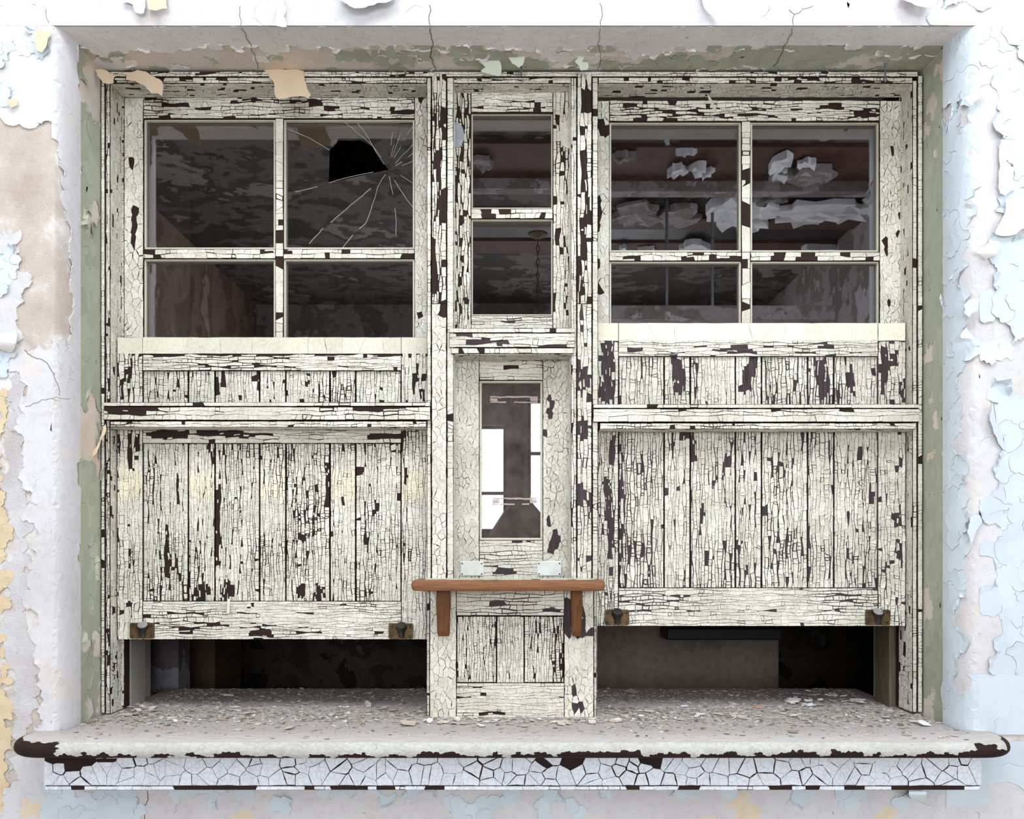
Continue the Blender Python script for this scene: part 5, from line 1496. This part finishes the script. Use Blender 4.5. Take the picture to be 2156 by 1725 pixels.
mb = MB(); mb.box((-0.005, HB+0.001, 0), (0.125, HB+0.16, HZ-0.3)); mb.build('shaft', ROOM_WOOD, pl_)
# ceiling boards, cornices and torn paper on the right half, mirrored in the middle and right panes
def refl(u, v, mirror=GY):
    """the hall ceiling point seen mirrored at pixel (u, v)"""
    k = (HZ-EYE)/(CY-v)
    y = k*F-D
    return ((u-CX)*k, 2*mirror-y)
for (va, vb, z, mat, nm) in ((300, 372, 0.03, ROOM_WOOD, 'ceiling_board'), (373, 386, 0.10, HALL_WALL, 'ceiling_beam'), (388, 400, 0.02, BLACK, 'ceiling_board'), (448, 470, 0.05, ROOM_WOOD, 'ceiling_board'), (472, 500, 0.02, BLACK, 'ceiling_board'), (502, 528, 0.04, ROOM_WOOD, 'ceiling_board')):
    ya, yb = refl(0, va)[1], refl(0, vb)[1]
    mb = MB(); mb.box((-0.62, ya, HZ-z), (HX, yb, HZ)); mb.build(nm, mat, ce)
rp = random.Random(77)
def ceiling_patch(u, v, ru, rv, n=14, mat=WHITEPATCH):
    cx, cy = refl(u, v)
    ex, ey = refl(u+ru, v+rv)
    rx, ry = abs(ex-cx), abs(ey-cy)
    mb = MB(); o = len(mb.v)
    mb.v.append((cx, cy, HZ-0.075))
    for i in range(n):
        a = 2*pi*i/n; q = 0.55+0.6*rp.random()
        mb.v.append((cx+rx*q*cos(a), cy+ry*q*sin(a), HZ-0.06-0.05*rp.random()))
    for i in range(n):
        a = 2*pi*i/n; q = 1.0
        mb.v.append((mb.v[o+1+i][0], mb.v[o+1+i][1], HZ-0.04))
    for i in range(n):
        j = (i+1) % n
        mb.face([o, o+1+i, o+1+j], 0, rp.random()); mb.face([o+1+i, o+1+n+i, o+1+n+j, o+1+j], 0, 0.5)
    mb.build('torn_paper', mat, ce, fix=False)
for (u, v, ru, rv) in ((1425, 340, 18, 14), (1470, 335, 14, 10), (1490, 345, 10, 8), (1530, 420, 24, 30), (1545, 450, 22, 18), (1600, 425, 24, 24), (1585, 455, 20, 14), (1720, 425, 70, 20), (1690, 445, 50, 8), (1810, 430, 34, 18), (1640, 320, 10, 20), (1645, 345, 12, 12), (1460, 505, 28, 12), (1360, 515, 16, 10), (1310, 510, 8, 8), (1720, 510, 40, 10), (1445, 300, 20, 3), (1700, 325, 14, 8)):
    ceiling_patch(u, v, ru, rv)
for (u, v, ru, rv) in ((1340, 430, 50, 26), (1420, 440, 40, 24), (1500, 380, 26, 8), (1690, 350, 50, 20), (1620, 400, 30, 10), (1020, 330, 24, 14), (1310, 310, 24, 10)):
    ceiling_patch(u, v, ru, rv, mat=HALL_WALL)
# hanging lamps
def chain(parent, x, y, z0, z1):
    mb = MB(); n = int((z0-z1)/0.055)
    for i in range(n):
        zc = z0-(i+0.5)*(z0-z1)/n; h = (z0-z1)/n*0.62
        pts = []
        for q in range(9):
            a = 2*pi*q/8
            dx, dz = 0.012*cos(a), h*sin(a)
            pts.append((x+dx, y, zc+dz) if i % 2 else (x, y+dx, zc+dz))
        mb.tube(pts, 0.004, 5, caps=False)
    mb.build('chain', IRON, parent)
for (u, v, lb, zb) in ((1132, 492, 'dark pendant chain with round ceiling cup mirrored in the middle pane', 3.32), (1765, 530, 'dark pendant chain mirrored in the right sash', 2.75)):
    x, y = refl(u, v)
    lp = thing('pendant_lamp', lb, 'lamp', (x, y, HZ))
    mb = MB(); mb.tube([(x, y, HZ), (x, y, HZ-0.03), (x, y, HZ-0.06)], [0.09, 0.08, 0.02], 16); mb.build('ceiling_cup', OFF_BROWN, lp)
    chain(lp, x, y, HZ-0.06, zb)
    mb = MB(); mb.tube([(x, y, zb), (x, y, zb-0.05), (x, y, zb-0.16), (x, y, zb-0.2)], [0.03, 0.12, 0.16, 0.10], 16); mb.build('shade', BLACK, lp)
x0_, y0_ = refl(1404, 420); x1_, _ = refl(1500, 420)
fl = thing('strip_lamp', 'grey strip light hung on two rods, mirrored in the right sash', 'lamp', ((x0_+x1_)/2, y0_, 3.3))
kz = (2*GY-y0_+D)
zr = EYE+(CY-648)*kz/F
for x in (x0_, x1_):
    mb = MB(); mb.tube([(x, y0_, HZ), (x, y0_, zr)], 0.012, 8); mb.build('rod', STEEL, fl)
mb = MB(); mb.box((x0_-0.5, y0_-0.06, zr-0.10), (x1_+0.9, y0_+0.06, zr)); mb.build('lamp_housing', HALL_WALL, fl)
# stand-in for an unidentified dark shape at the foot of the mirrored windows
hp = thing('dark_silhouette', 'dark sloping mound mirrored at the bottom of the ticket pane', 'silhouette', (0.05, HB+1.2, 0))
mb = MB(); n = 16; o = 0
for (z, rx) in ((0, 0.75), (0.6, 0.6), (1.2, 0.42), (1.55, 0.30), (1.78, 0.17), (1.86, 0.10)):
    for i in range(n):
        a = 2*pi*i/n
        mb.v.append((0.09+rx*cos(a)*(0.9+0.2*vnoise(i*0.7, z*2, 2)), HB+1.2+rx*0.6*sin(a), z))
for j in range(5):
    for i in range(n): mb.face([j*n+i, j*n+(i+1) % n, (j+1)*n+(i+1) % n, (j+1)*n+i])
mb.face([5*n+i for i in range(n)]); mb.face([i for i in range(n)][::-1])
mb.build('silhouette_body', OFF_BROWN, hp, smooth=False)
